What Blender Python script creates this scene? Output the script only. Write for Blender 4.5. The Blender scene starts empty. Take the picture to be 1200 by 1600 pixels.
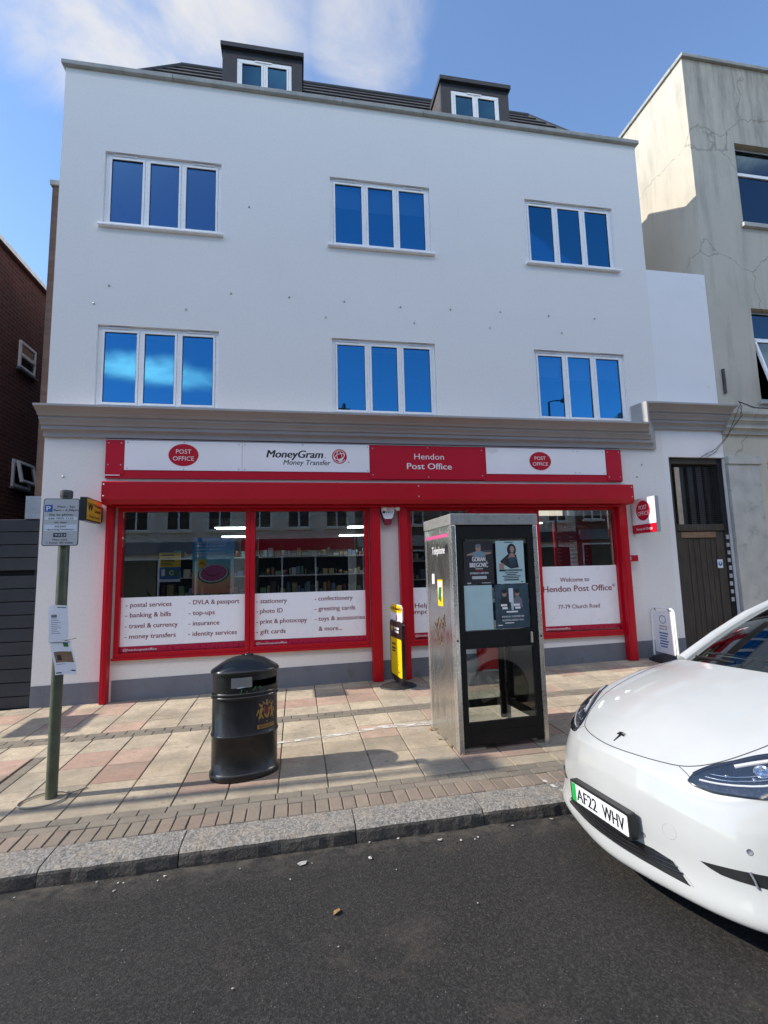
import bpy, bmesh, math, random
from mathutils import Vector, Matrix
from mathutils.bvhtree import BVHTree
random.seed(7)
D = bpy.data
S = bpy.context.scene
COL = S.collection
R = math.radians

# ------------------------------------------------------------------ camera
cam = D.objects.new('camera', D.cameras.new('camera'))
COL.objects.link(cam)
S.camera = cam
cam.data.sensor_fit = 'HORIZONTAL'
cam.data.sensor_width = 36.0
cam.data.lens = 769.26 / 1200 * 36
cam.data.clip_start = 0.05
cam.data.clip_end = 2000
CR = Vector((0.984664, -0.172680, -0.024853)); CU = Vector((0.004122, -0.119391, 0.992839)); CF = Vector((0.174411, 0.977715, 0.116849))
cm = Matrix.Identity(4)
for i in range(3):
    cm[i][0] = CR[i]; cm[i][1] = CU[i]; cm[i][2] = -CF[i]
cm[0][3], cm[1][3], cm[2][3] = 0, 0, 1.76
cam.matrix_world = cm

# ------------------------------------------------------------------ light
SUN_EL = math.atan(0.80)
SUN_OFF = R(1.8)                 # sun stands just behind the facade plane, far to the left
w = D.worlds.new('World'); S.world = w
w.use_nodes = True
nt = w.node_tree; nt.nodes.clear()
N = nt.nodes.new; Lk = nt.links.new
out = N('ShaderNodeOutputWorld'); bg = N('ShaderNodeBackground')
sky = N('ShaderNodeTexSky'); sky.sky_type = 'NISHITA'; sky.sun_disc = False
sky.sun_elevation = SUN_EL; sky.sun_rotation = R(-90) + SUN_OFF
sky.air_density = 0.9; sky.dust_density = 0.05; sky.ozone_density = 3.4
tc = N('ShaderNodeTexCoord'); sep = N('ShaderNodeSeparateXYZ'); Lk(tc.outputs['Generated'], sep.inputs[0])
zc = N('ShaderNodeMath'); zc.operation = 'MAXIMUM'; zc.inputs[1].default_value = 0.08; Lk(sep.outputs[2], zc.inputs[0])
dx = N('ShaderNodeMath'); dx.operation = 'DIVIDE'; Lk(sep.outputs[0], dx.inputs[0]); Lk(zc.outputs[0], dx.inputs[1])
dy = N('ShaderNodeMath'); dy.operation = 'DIVIDE'; Lk(sep.outputs[1], dy.inputs[0]); Lk(zc.outputs[0], dy.inputs[1])
cmb = N('ShaderNodeCombineXYZ'); Lk(dx.outputs[0], cmb.inputs[0]); Lk(dy.outputs[0], cmb.inputs[1])
def cloud_mask(cx, cy, rx, ry):
    mp = N('ShaderNodeMapping'); mp.inputs['Location'].default_value = (-cx / rx, -cy / ry, 0)
    mp.inputs['Scale'].default_value = (1 / rx, 1 / ry, 1); Lk(cmb.outputs[0], mp.inputs[0])
    ln = N('ShaderNodeVectorMath'); ln.operation = 'LENGTH'; Lk(mp.outputs[0], ln.inputs[0])
    mr = N('ShaderNodeMapRange'); mr.inputs[1].default_value = 1.0; mr.inputs[2].default_value = 0.25
    mr.interpolation_type = 'SMOOTHSTEP'; Lk(ln.outputs['Value'], mr.inputs[0])
    return mr.outputs[0]
masks = [cloud_mask(-0.27, 0.80, 0.62, 0.42), cloud_mask(0.13, 0.80, 0.22, 0.28), cloud_mask(-0.66, -2.42, 0.62, 0.34)]
back = cloud_mask(0.05, -0.80, 2.8, 0.37)               # unseen bright cloud bank behind the camera, added as fill light for the facade
masks.append(back)
acc = masks[0]
for m in masks[1:]:
    mx = N('ShaderNodeMath'); mx.operation = 'MAXIMUM'; Lk(acc, mx.inputs[0]); Lk(m, mx.inputs[1]); acc = mx.outputs[0]
nz = N('ShaderNodeTexNoise'); nz.inputs['Scale'].default_value = 2.6; nz.inputs['Detail'].default_value = 9
nz.inputs['Roughness'].default_value = 0.58; nz.inputs['Distortion'].default_value = 0.5
Lk(cmb.outputs[0], nz.inputs['Vector'])
ad = N('ShaderNodeMath'); ad.operation = 'MULTIPLY_ADD'; ad.inputs[1].default_value = 0.48; Lk(acc, ad.inputs[0]); Lk(nz.outputs[0], ad.inputs[2])
mr = N('ShaderNodeMapRange'); mr.inputs[1].default_value = 0.68; mr.inputs[2].default_value = 1.20; Lk(ad.outputs[0], mr.inputs[0])
mr.interpolation_type = 'SMOOTHSTEP'
mixc = N('ShaderNodeMix'); mixc.data_type = 'RGBA'; Lk(mr.outputs[0], mixc.inputs[0])
cc_ = N('ShaderNodeMix'); cc_.data_type = 'RGBA'; mx_ = N('ShaderNodeMath'); mx_.operation = 'MULTIPLY_ADD'; mx_.inputs[1].default_value = 0.55; Lk(masks[2], mx_.inputs[0]); Lk(back, mx_.inputs[2]); Lk(mx_.outputs[0], cc_.inputs[0]); cc_.inputs[6].default_value = (2.95, 2.9, 2.85, 1); cc_.inputs[7].default_value = (19.0, 17.2, 14.6, 1)
Lk(sky.outputs[0], mixc.inputs[6]); Lk(cc_.outputs[2], mixc.inputs[7])
bg.inputs[1].default_value = 0.15
Lk(mixc.outputs[2], bg.inputs[0]); Lk(bg.outputs[0], out.inputs[0])

sl = D.lights.new('sun', 'SUN'); sl.energy = 3.0; sl.angle = R(0.53); sl.color = (1.0, 0.93, 0.82)
sun = D.objects.new('sun', sl); COL.objects.link(sun)
sdir = Vector((-math.cos(SUN_EL) * math.cos(SUN_OFF), math.cos(SUN_EL) * math.sin(SUN_OFF), math.sin(SUN_EL)))
sun.rotation_euler = sdir.to_track_quat('Z', 'Y').to_euler()
sun.location = (-30, 1, 25)
S.view_settings.view_transform = 'Standard'; S.view_settings.look = 'None'
S.view_settings.gamma = 1.0; S.view_settings.exposure = 1.0
S.cycles.max_bounces = 8; S.cycles.transparent_max_bounces = 16; S.cycles.caustics_reflective = False

# ------------------------------------------------------------------ ground levels
def zp(x, y): return 0.0165 * x + 0.02 * (y - 8.0)          # pavement
def zk(x): return zp(x, 3.76) - 0.10                        # channel at the kerb
def zr(x, y):                                               # road, crossfall to the kerb
    t = 3.76 - y
    return zk(x) + (0.04 * t if t < 4 else 0.16 + 0.02 * (t - 4) - 0.004 * (t - 4) ** 2)

# ------------------------------------------------------------------ materials
def mat(name): 
    m = D.materials.new(name); m.use_nodes = True
    return m, m.node_tree, m.node_tree.nodes['Principled BSDF']
def vec(nt, scale=None, loc=None, kind='Object', rot=None):
    t = nt.nodes.new('ShaderNodeTexCoord'); o = t.outputs[kind]
    if scale is not None or loc is not None or rot is not None:
        mp = nt.nodes.new('ShaderNodeMapping'); nt.links.new(o, mp.inputs[0])
        if scale is not None: mp.inputs['Scale'].default_value = scale if hasattr(scale, '__len__') else (scale,) * 3
        if loc is not None: mp.inputs['Location'].default_value = loc
        if rot is not None: mp.inputs['Rotation'].default_value = rot
        o = mp.outputs[0]
    return o
def noise(nt, v, scale, detail=4, rough=0.55, dist=0.0):
    n = nt.nodes.new('ShaderNodeTexNoise'); n.inputs['Scale'].default_value = scale
    n.inputs['Detail'].default_value = detail; n.inputs['Roughness'].default_value = rough
    n.inputs['Distortion'].default_value = dist
    nt.links.new(v, n.inputs['Vector']); return n.outputs[0]
def rng(nt, v, a, b, c=0.0, d=1.0, smooth=False):
    m = nt.nodes.new('ShaderNodeMapRange'); nt.links.new(v, m.inputs[0])
    m.inputs[1].default_value, m.inputs[2].default_value, m.inputs[3].default_value, m.inputs[4].default_value = a, b, c, d
    if smooth: m.interpolation_type = 'SMOOTHSTEP'
    return m.outputs[0]
def mixrgb(nt, fac, a, b, mode='MIX'):
    m = nt.nodes.new('ShaderNodeMix'); m.data_type = 'RGBA'; m.blend_type = mode
    for val, ix in ((fac, 0), (a, 6), (b, 7)):
        if hasattr(val, 'is_linked') or hasattr(val, 'links'): nt.links.new(val, m.inputs[ix])
        elif isinstance(val, (int, float)): m.inputs[ix].default_value = val
        else: m.inputs[ix].default_value = (*val, 1)
    return m.outputs[2]
def bump(nt, b, h, strength=0.3, dist=0.01, prev=None):
    n = nt.nodes.new('ShaderNodeBump'); n.inputs['Strength'].default_value = strength; n.inputs['Distance'].default_value = dist
    nt.links.new(h, n.inputs['Height'])
    if prev is not None: nt.links.new(prev, n.inputs['Normal'])
    nt.links.new(n.outputs[0], b.inputs['Normal']); return n.outputs[0]
def plain(name, c, rough=0.5, metal=0.0, coat=0.0, var=0.12, vs=3.0, bp=0.0, bs=200, spec=0.5, dirt=None, ds=2.0, dth=(0.55, 0.75)):
    m, t, b = mat(name)
    v = vec(t)
    n1 = noise(t, v, vs, 5)
    lo = tuple(x * (1 - var) for x in c); hi = tuple(min(1, x * (1 + var)) for x in c)
    col = mixrgb(t, rng(t, n1, 0.3, 0.7), lo, hi)
    if dirt is not None:
        n2 = noise(t, v, ds, 8, 0.65)
        col = mixrgb(t, rng(t, n2, dth[0], dth[1]), col, dirt)
    t.links.new(col, b.inputs['Base Color'])
    n3 = noise(t, v, vs * 6, 4)
    t.links.new(rng(t, n3, 0.3, 0.7, max(0.02, rough - 0.07), min(1, rough + 0.07)), b.inputs['Roughness'])
    b.inputs['Metallic'].default_value = metal
    b.inputs['Coat Weight'].default_value = coat; b.inputs['Coat Roughness'].default_value = 0.05
    b.inputs['Specular IOR Level'].default_value = spec
    if bp: bump(t, b, noise(t, v, bs, 3), bp, 0.004)
    return m
def emit(name, c, s):
    m, t, b = mat(name); b.inputs['Emission Color'].default_value = (*c, 1); b.inputs['Emission Strength'].default_value = s
    b.inputs['Base Color'].default_value = (*c, 1); return m
def glass(name, tint=(1, 1, 1), refl=(1, 1, 1), f0=0.08, f1=1.0, rough=0.0, dark=0.0, wav=0.0):
    # flat pane: see-through mixed with a mirror by viewing angle
    m, t, b = mat(name); t.nodes.remove(b)
    o = t.nodes['Material Output']
    tr = t.nodes.new('ShaderNodeBsdfTransparent'); tr.inputs[0].default_value = (*tint, 1)
    gl = t.nodes.new('ShaderNodeBsdfGlossy'); gl.inputs['Color'].default_value = (*refl, 1); gl.inputs['Roughness'].default_value = rough
    lw = t.nodes.new('ShaderNodeFresnel'); lw.inputs[0].default_value = 1.45
    f = rng(t, lw.outputs[0], 0.03, 1.0, f0, f1)
    mx = t.nodes.new('ShaderNodeMixShader'); t.links.new(f, mx.inputs[0]); t.links.new(tr.outputs[0], mx.inputs[1]); t.links.new(gl.outputs[0], mx.inputs[2])
    if wav:
        bn = t.nodes.new('ShaderNodeBump'); bn.inputs['Strength'].default_value = wav; bn.inputs['Distance'].default_value = 0.02
        t.links.new(noise(t, vec(t), 1.3, 2), bn.inputs['Height']); t.links.new(bn.outputs[0], gl.inputs['Normal'])
    t.links.new(mx.outputs[0], o.inputs[0]); return m

M = {}
def stucco():
    m, t, b = mat('white_render'); v = vec(t)
    big = noise(t, v, 0.55, 6, 0.6); fine = noise(t, v, 90, 4, 0.7); mid = noise(t, vec(t, (5, 5, 1.2)), 1.2, 5)
    c = mixrgb(t, rng(t, big, 0.35, 0.7), (0.82, 0.795, 0.765), (0.85, 0.825, 0.79))
    c = mixrgb(t, rng(t, mid, 0.55, 0.9, 0, 0.22), c, (0.70, 0.68, 0.665))
    c = mixrgb(t, rng(t, fine, 0.55, 0.8, 0, 0.35), c, (0.52, 0.51, 0.51))
    grain = noise(t, v, 26, 6, 0.8); c = mixrgb(t, rng(t, grain, 0.35, 0.68, 0, 0.55), c, (0.69, 0.675, 0.66)); rain = noise(t, vec(t, (7, 7, 0.35), loc=(2, 0, 5)), 1.0, 6, 0.7); c = mixrgb(t, rng(t, rain, 0.60, 0.78, 0, 0.30), c, (0.62, 0.60, 0.575))
    t.links.new(c, b.inputs['Base Color']); b.inputs['Roughness'].default_value = 0.9
    bump(t, b, fine, 0.55, 0.006); return m
M['render'] = stucco()
M['render_low'] = plain('white_paint_smooth', (0.82, 0.81, 0.81), 0.75, var=0.03, vs=1.4, bp=0.15, bs=60, dirt=(0.60, 0.59, 0.57), ds=3, dth=(0.62, 0.9))
M['coping'] = plain('coping_stone', (0.36, 0.36, 0.34), 0.85, var=0.18, vs=4, bp=0.3, bs=80, dirt=(0.2, 0.2, 0.18), ds=5)
M['cornice'] = plain('cornice_paint', (0.38, 0.36, 0.355), 0.6, var=0.06, vs=2.5, bp=0.06, bs=60)
M['plinth'] = plain('plinth_paint', (0.155, 0.165, 0.195), 0.7, var=0.1, vs=2.5, bp=0.15, bs=70, dirt=(0.11, 0.11, 0.11), ds=4)
M['red'] = plain('red_powder_coat', (0.47, 0.003, 0.014), 0.42, coat=0.08, spec=0.3, var=0.05, vs=2, dirt=(0.36, 0.01, 0.02), ds=3, dth=(0.6, 0.9))
M['red_panel'] = plain('red_sign_panel', (0.50, 0.003, 0.022), 0.45, coat=0.05, spec=0.3, var=0.03, vs=1)
M['white_panel'] = plain('white_sign_panel', (0.92, 0.91, 0.93), 0.35, coat=0.15, var=0.03, vs=1.5)
M['vinyl'] = plain('white_window_vinyl', (0.92, 0.91, 0.94), 0.3, coat=0.2, var=0.02, vs=1)
M['vinyl_red'] = plain('red_window_vinyl', (0.43, 0.006, 0.05), 0.3, coat=0.2, var=0.04)
M['ink_red'] = plain('crimson_lettering', (0.20, 0.006, 0.03), 0.5, var=0.03)
M['ink_black'] = plain('black_lettering', (0.012, 0.012, 0.02), 0.5, var=0.03)
M['ink_white'] = plain('white_lettering', (0.82, 0.80, 0.80), 0.45, var=0.02)
M['upvc'] = plain('white_window_plastic', (0.87, 0.87, 0.87), 0.3, coat=0.1, var=0.03)
M['gasket'] = plain('black_gasket', (0.012, 0.012, 0.014), 0.6, var=0.1)
M['slate'] = plain('dark_roof_slate', (0.055, 0.05, 0.048), 0.6, var=0.35, vs=7, bp=0.4, bs=40)
M['lead'] = plain('anthracite_cladding', (0.022, 0.025, 0.03), 0.5, var=0.25, vs=5, bp=0.2, bs=40)
M['black_metal'] = plain('black_painted_metal', (0.010, 0.010, 0.010), 0.40, coat=0.14, var=0.3, vs=6, bp=0.10, bs=90, dirt=(0.03, 0.028, 0.024), ds=6, dth=(0.55, 0.8))
M['rubber'] = plain('black_rubber', (0.018, 0.018, 0.019), 0.6, var=0.3, vs=6, bp=0.2, bs=120)
M['interior'] = plain('dim_interior_wall', (0.16, 0.15, 0.14), 0.9, var=0.1)
M['dark'] = plain('dark_void', (0.012, 0.012, 0.014), 0.9, var=0.1)
M['blind'] = plain('pale_roller_blind', (0.78, 0.80, 0.82), 0.8, var=0.04)
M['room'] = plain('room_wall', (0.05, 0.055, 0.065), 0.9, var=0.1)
M['glass_up'] = glass('coated_window_glass', (0.80, 0.86, 0.92), (0.09, 0.41, 0.74), 0.36, 1.0, wav=0.03)
M['glass_frost'] = glass('obscured_window_glass', (0.30, 0.42, 0.62), (0.20, 0.44, 0.78), 0.29, 1.0, 0.22)
M['glass_dormer'] = glass('dormer_window_glass', (0.30, 0.45, 0.70), (0.05, 0.17, 0.40), 0.16, 1.0)
M['glass_old'] = glass('dull_dark_window_glass', (0.45, 0.5, 0.55), (0.35, 0.55, 0.75), 0.13, 1.0, wav=0.04)
M['glass_shop'] = glass('shop_window_glass', (0.96, 0.97, 0.965), (0.95, 0.95, 0.93), 0.095, 1.0, wav=0.02)
M['glass_kiosk'] = glass('scratched_kiosk_glass', (0.84, 0.88, 0.87), (0.95, 0.97, 0.97), 0.09, 1.0, 0.01)
M['alu'] = plain('grey_aluminium', (0.45, 0.46, 0.47), 0.4, 0.8, var=0.08)
M['lamp_glow'] = emit('ceiling_lamp_glow', (0.86, 1.0, 0.95), 6.5)

def steel():
    m, t, b = mat('brushed_stainless_steel')
    br = noise(t, vec(t, (30, 30, 0.6)), 8, 4, 0.6); sm = noise(t, vec(t, (1, 1.4, .7)), 2.4, 4, 0.6, 1.5)
    c = mixrgb(t, rng(t, br, 0.3, 0.7), (0.43, 0.415, 0.385), (0.56, 0.545, 0.51))
    c = mixrgb(t, rng(t, sm, 0.54, 0.68, 0, 0.6), c, (0.24, 0.22, 0.19))
    t.links.new(c, b.inputs['Base Color']); b.inputs['Metallic'].default_value = 0.92
    t.links.new(rng(t, sm, 0.35, 0.65, 0.13, 0.34), b.inputs['Roughness'])
    bump(t, b, br, 0.08, 0.003); return m
M['steel'] = steel()
M['steel_post'] = plain('steel_corner_post', (0.68, 0.66, 0.62), 0.30, 0.9, var=0.12, vs=6, dirt=(0.40, 0.37, 0.33), ds=2.5, dth=(0.55, 0.85))
M['steel_grey'] = plain('stained_steel_fascia', (0.40, 0.40, 0.38), 0.45, 0.6, var=0.2, vs=9, dirt=(0.12, 0.11, 0.10), ds=9, dth=(0.55, 0.75), bp=0.1)

def asphalt():
    m, t, b = mat('fresh_asphalt'); v = vec(t)
    vo = t.nodes.new('ShaderNodeTexVoronoi'); vo.inputs['Scale'].default_value = 105; t.links.new(v, vo.inputs['Vector'])
    vo2 = t.nodes.new('ShaderNodeTexVoronoi'); vo2.inputs['Scale'].default_value = 150; t.links.new(v, vo2.inputs['Vector'])
    big = noise(t, v, 0.9, 6, 0.6); fine = noise(t, v, 70, 3, 0.7); blot = noise(t, vec(t, loc=(3.7, 1.2, 0)), 1.7, 7, 0.68, 0.6)
    c = mixrgb(t, rng(t, big, 0.3, 0.7), (0.0155, 0.0145, 0.0135), (0.0275, 0.0255, 0.0235))
    c = mixrgb(t, rng(t, vo.outputs['Color'], 0.35, 1.0, 0, 0.80), c, (0.066, 0.061, 0.056))
    c = mixrgb(t, rng(t, vo2.outputs['Color'], 0.5, 1.0, 0, 0.8), c, (0.007, 0.007, 0.007))
    c = mixrgb(t, rng(t, fine, 0.66, 0.80, 0, 0.7), c, (0.12, 0.115, 0.105))
    c = mixrgb(t, rng(t, blot, 0.58, 0.78, 0, 0.55), c, (0.085, 0.070, 0.055))
    vo3 = t.nodes.new('ShaderNodeTexVoronoi'); vo3.inputs['Scale'].default_value = 24; t.links.new(v, vo3.inputs['Vector'])
    c = mixrgb(t, rng(t, vo3.outputs['Distance'], 0.045, 0.07, 0.8, 0.0), c, (0.30, 0.28, 0.25))
    b.inputs['Roughness'].default_value = 0.82; b.inputs['Specular IOR Level'].default_value = 0.3
    gr = noise(t, vec(t, loc=(1.3, 4.4, 0)), 95, 5, 0.8)
    sp = t.nodes.new('ShaderNodeSeparateXYZ'); t.links.new(v, sp.inputs[0]); ch = t.nodes.new('ShaderNodeMath'); ch.operation = 'MULTIPLY'
    t.links.new(rng(t, sp.outputs[1], 3.45, 3.74), ch.inputs[0]); t.links.new(rng(t, noise(t, v, 9, 6, .7), .42, .62), ch.inputs[1])
    c = mixrgb(t, rng(t, ch.outputs[0], 0, 1, 0, .7), c, (0.105, 0.092, 0.075))      # grit lying in the channel
    t.links.new(c, b.inputs['Base Color'])
    n1 = bump(t, b, gr, 0.75, 0.012); bump(t, b, vo2.outputs['Distance'], 0.4, 0.004, n1); return m
M['asphalt'] = asphalt()

def paving():
    m, t, b = mat('concrete_paving'); v = vec(t)
    at = t.nodes.new('ShaderNodeVertexColor'); at.layer_name = 'slab'
    mot = noise(t, v, 7, 9, 0.7); fine = noise(t, v, 160, 3, 0.7); st = noise(t, v, 1.6, 7, 0.66); spot = noise(t, vec(t, loc=(9, 2, 0)), 16, 5, 0.6)
    c = mixrgb(t, rng(t, mot, 0.3, 0.72, 0.0, 0.9), mixrgb(t, 1.0, at.outputs[0], (0.66, 0.65, 0.63), 'MULTIPLY'), at.outputs[0])
    c = mixrgb(t, rng(t, st, 0.44, 0.70, 0, 0.75), c, (0.19, 0.165, 0.125))
    c = mixrgb(t, rng(t, spot, 0.61, 0.70, 0, 0.6), c, (0.125, 0.11, 0.088))
    c = mixrgb(t, rng(t, spot, 0.33, 0.26, 0, 0.45), c, (0.50, 0.46, 0.38))
    c = mixrgb(t, rng(t, fine, 0.6, 0.78, 0, 0.5), c, (0.14, 0.125, 0.10))
    gum = t.nodes.new('ShaderNodeTexVoronoi'); gum.inputs['Scale'].default_value = 3.4; t.links.new(v, gum.inputs['Vector']); c = mixrgb(t, rng(t, gum.outputs['Distance'], 0.055, 0.085, 0.7, 0.0), c, (0.13, 0.12, 0.105))
    gr = noise(t, v, 34, 6, 0.8); c = mixrgb(t, rng(t, gr, 0.42, 0.68, 0, 0.55), c, (0.23, 0.195, 0.15))
    t.links.new(c, b.inputs['Base Color']); b.inputs['Roughness'].default_value = 0.88
    bump(t, b, fine, 0.4, 0.004, bump(t, b, mot, 0.3, 0.012)); return m
M['paving'] = paving()

def granite():
    m, t, b = mat('granite_kerb_stone'); v = vec(t)
    vo = t.nodes.new('ShaderNodeTexVoronoi'); vo.inputs['Scale'].default_value = 95; t.links.new(v, vo.inputs['Vector'])
    n1 = noise(t, v, 5, 7, 0.65); n2 = noise(t, v, 26, 5, 0.65); n4 = noise(t, v, 1.1, 3)
    c = mixrgb(t, rng(t, vo.outputs['Color'], 0.1, 0.9), (0.10, 0.094, 0.085), (0.32, 0.30, 0.27))
    c = mixrgb(t, rng(t, n1, 0.45, 0.7, 0, 0.75), c, (0.30, 0.25, 0.19))
    c = mixrgb(t, rng(t, n2, 0.52, 0.72, 0, 0.75), c, (0.075, 0.07, 0.064))
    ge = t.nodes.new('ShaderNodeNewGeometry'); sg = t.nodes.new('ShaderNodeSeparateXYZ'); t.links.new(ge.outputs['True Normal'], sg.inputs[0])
    c = mixrgb(t, rng(t, sg.outputs[1], -0.55, -0.9, 0, 0.82), c, (0.030, 0.028, 0.026))     # shade of the road face painted into the colour, along with dirt
    t.links.new(c, b.inputs['Base Color']); b.inputs['Roughness'].default_value = 0.85
    bump(t, b, n2, 0.9, 0.02, bump(t, b, n1, 0.5, 0.03)); return m
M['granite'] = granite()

def brick(name, c1, c2, mortar, sc=1.0, axis='x'):
    m, t, b = mat(name)
    o = vec(t)
    sp = t.nodes.new('ShaderNodeSeparateXYZ'); t.links.new(o, sp.inputs[0])
    cb = t.nodes.new('ShaderNodeCombineXYZ'); t.links.new(sp.outputs[0 if axis == 'x' else 1], cb.inputs[0]); t.links.new(sp.outputs[2], cb.inputs[1])
    bt = t.nodes.new('ShaderNodeTexBrick'); bt.inputs['Scale'].default_value = sc
    bt.inputs['Brick Width'].default_value = 0.225; bt.inputs['Row Height'].default_value = 0.075; bt.inputs['Mortar Size'].default_value = 0.006
    bt.inputs['Color1'].default_value = (*c1, 1); bt.inputs['Color2'].default_value = (*c2, 1); bt.inputs['Mortar'].default_value = (*mortar, 1)
    t.links.new(cb.outputs[0], bt.inputs['Vector'])
    n1 = noise(t, o, 3, 6); c = mixrgb(t, rng(t, n1, 0.3, 0.7, 0.0, 0.5), bt.outputs[0], tuple(x * 0.6 for x in c1))
    t.links.new(c, b.inputs['Base Color']); b.inputs['Roughness'].default_value = 0.9
    bump(t, b, bt.outputs['Fac'], -0.5, 0.006); return m
M['brick_red'] = brick('dark_red_brick', (0.13, 0.036, 0.030), (0.08, 0.022, 0.02), (0.16, 0.125, 0.11), axis='y')
M['brick_redx'] = brick('dark_red_brick_front', (0.20, 0.07, 0.05), (0.14, 0.05, 0.04), (0.16, 0.14, 0.12), axis='x')
M['brick_brown'] = brick('brown_brick', (0.16, 0.10, 0.08), (0.115, 0.07, 0.055), (0.12, 0.10, 0.085), axis='x')

def old_stucco():
    m, t, b = mat('aged_cream_stucco'); v = vec(t)
    big = noise(t, v, 0.6, 8, 0.66, 0.4); stv = noise(t, vec(t, (2.4, 2.4, 0.35)), 1.5, 7, 0.65); fine = noise(t, v, 45, 4, 0.7)
    vo = t.nodes.new('ShaderNodeTexVoronoi'); vo.feature = 'DISTANCE_TO_EDGE'; vo.inputs['Scale'].default_value = 0.34
    dn = t.nodes.new('ShaderNodeTexNoise'); dn.inputs['Scale'].default_value = 2.2; dn.inputs['Detail'].default_value = 6; t.links.new(v, dn.inputs[0])
    va = t.nodes.new('ShaderNodeVectorMath'); va.operation = 'MULTIPLY_ADD'; va.inputs[1].default_value = (0.5, 0.5, 0.5); t.links.new(dn.outputs['Color'], va.inputs[0]); t.links.new(v, va.inputs[2])
    t.links.new(va.outputs[0], vo.inputs['Vector'])
    c = mixrgb(t, rng(t, big, 0.3, 0.7), (0.51, 0.465, 0.38), (0.58, 0.535, 0.44))
    c = mixrgb(t, rng(t, stv, 0.5, 0.75, 0, 0.55), c, (0.27, 0.255, 0.22))
    c = mixrgb(t, rng(t, fine, 0.55, 0.8, 0, 0.35), c, (0.28, 0.26, 0.23))
    sp = t.nodes.new('ShaderNodeSeparateXYZ'); t.links.new(v, sp.inputs[0])
    ht = rng(t, sp.outputs[2], 8.2, 12.2, 0, 1)
    sm = t.nodes.new('ShaderNodeMath'); sm.operation = 'MULTIPLY'; t.links.new(ht, sm.inputs[0]); t.links.new(rng(t, stv, 0.35, 0.62), sm.inputs[1])
    fr = t.nodes.new('ShaderNodeMath'); fr.operation = 'MULTIPLY'
    ge = t.nodes.new('ShaderNodeNewGeometry'); sg = t.nodes.new('ShaderNodeSeparateXYZ'); t.links.new(ge.outputs['True Normal'], sg.inputs[0])
    t.links.new(rng(t, sg.outputs[1], -0.2, -0.8), fr.inputs[0]); t.links.new(sm.outputs[0], fr.inputs[1])
    c = mixrgb(t, rng(t, fr.outputs[0], 0, 1, 0, 0.70), c, (0.19, 0.18, 0.16))
    c = mixrgb(t, rng(t, vo.outputs['Distance'], 0.0, 0.0055, 0.55, 0.0), c, (0.16, 0.13, 0.095))
    t.links.new(c, b.inputs['Base Color']); b.inputs['Roughness'].default_value = 0.92
    bump(t, b, fine, 0.5, 0.006); return m
M['stucco_old'] = old_stucco()
M['opposite_cream'] = plain('opposite_cream_paint', (0.74, 0.67, 0.55), 0.8, var=0.08, vs=2)
M['stucco_trim'] = plain('cream_trim', (0.46, 0.45, 0.41), 0.85, var=0.15, vs=3, bp=0.2, bs=60, dirt=(0.28, 0.27, 0.25), ds=4)

def old_wood():
    m, t, b = mat('weathered_wood'); g = noise(t, vec(t, (22, 22, 1.0)), 3.0, 7, 0.7); v = vec(t); n2 = noise(t, v, 3, 6, 0.6)
    c = mixrgb(t, rng(t, g, 0.3, 0.7), (0.022, 0.018, 0.014), (0.088, 0.070, 0.054))
    c = mixrgb(t, rng(t, n2, 0.5, 0.75, 0, 0.7), c, (0.035, 0.030, 0.025))
    t.links.new(c, b.inputs['Base Color']); b.inputs['Roughness'].default_value = 0.85
    bump(t, b, g, 0.5, 0.008); return m
M['wood'] = old_wood()
M['lath'] = plain('bare_lath', (0.42, 0.35, 0.27), 0.85, var=0.2, vs=9)
M['kiosk_black'] = plain('matt_black_kiosk_frame', (0.009, 0.009, 0.009), 0.55, var=0.3, vs=5, spec=0.25, bp=0.1, bs=80)
M['wood_pale'] = plain('pale_timber', (0.22, 0.14, 0.08), 0.8, var=0.2, vs=8)
M['gate'] = plain('charcoal_gate_board', (0.028, 0.030, 0.036), 0.55, var=0.2, vs=3, bp=0.1, bs=60)
M['pole_green'] = plain('olive_green_pole_paint', (0.075, 0.088, 0.055), 0.5, coat=0.1, var=0.3, vs=7, bp=0.1, bs=60, dirt=(0.05, 0.05, 0.04), ds=9)
M['sign_grey'] = plain('reflective_sign_white', (0.47, 0.49, 0.51), 0.5, var=0.05)
M['sign_white'] = plain('bright_sign_white', (0.66, 0.72, 0.80), 0.5, var=0.04)
M['blue'] = plain('parking_blue', (0.02, 0.12, 0.36), 0.5, var=0.05)
M['paper'] = plain('white_paper', (0.72, 0.74, 0.80), 0.7, var=0.06, vs=10)
M['yellow'] = plain('amber_yellow', (0.80, 0.52, 0.0), 0.45, var=0.03)
M['yellow_dim'] = plain('ochre_sign_face', (0.62, 0.36, 0.03), 0.45, var=0.05)
M['gold'] = plain('gold_emblem_paint', (0.34, 0.19, 0.035), 0.45, 0.2, var=0.3, vs=40)
M['green'] = plain('leaf_green', (0.03, 0.16, 0.04), 0.5, var=0.2)
M['pink'] = plain('watermelon_pink', (0.55, 0.08, 0.22), 0.5, var=0.06)
M['concrete'] = plain('patch_of_concrete', (0.30, 0.28, 0.24), 0.9, var=0.2, vs=8, bp=0.3, bs=80)

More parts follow.
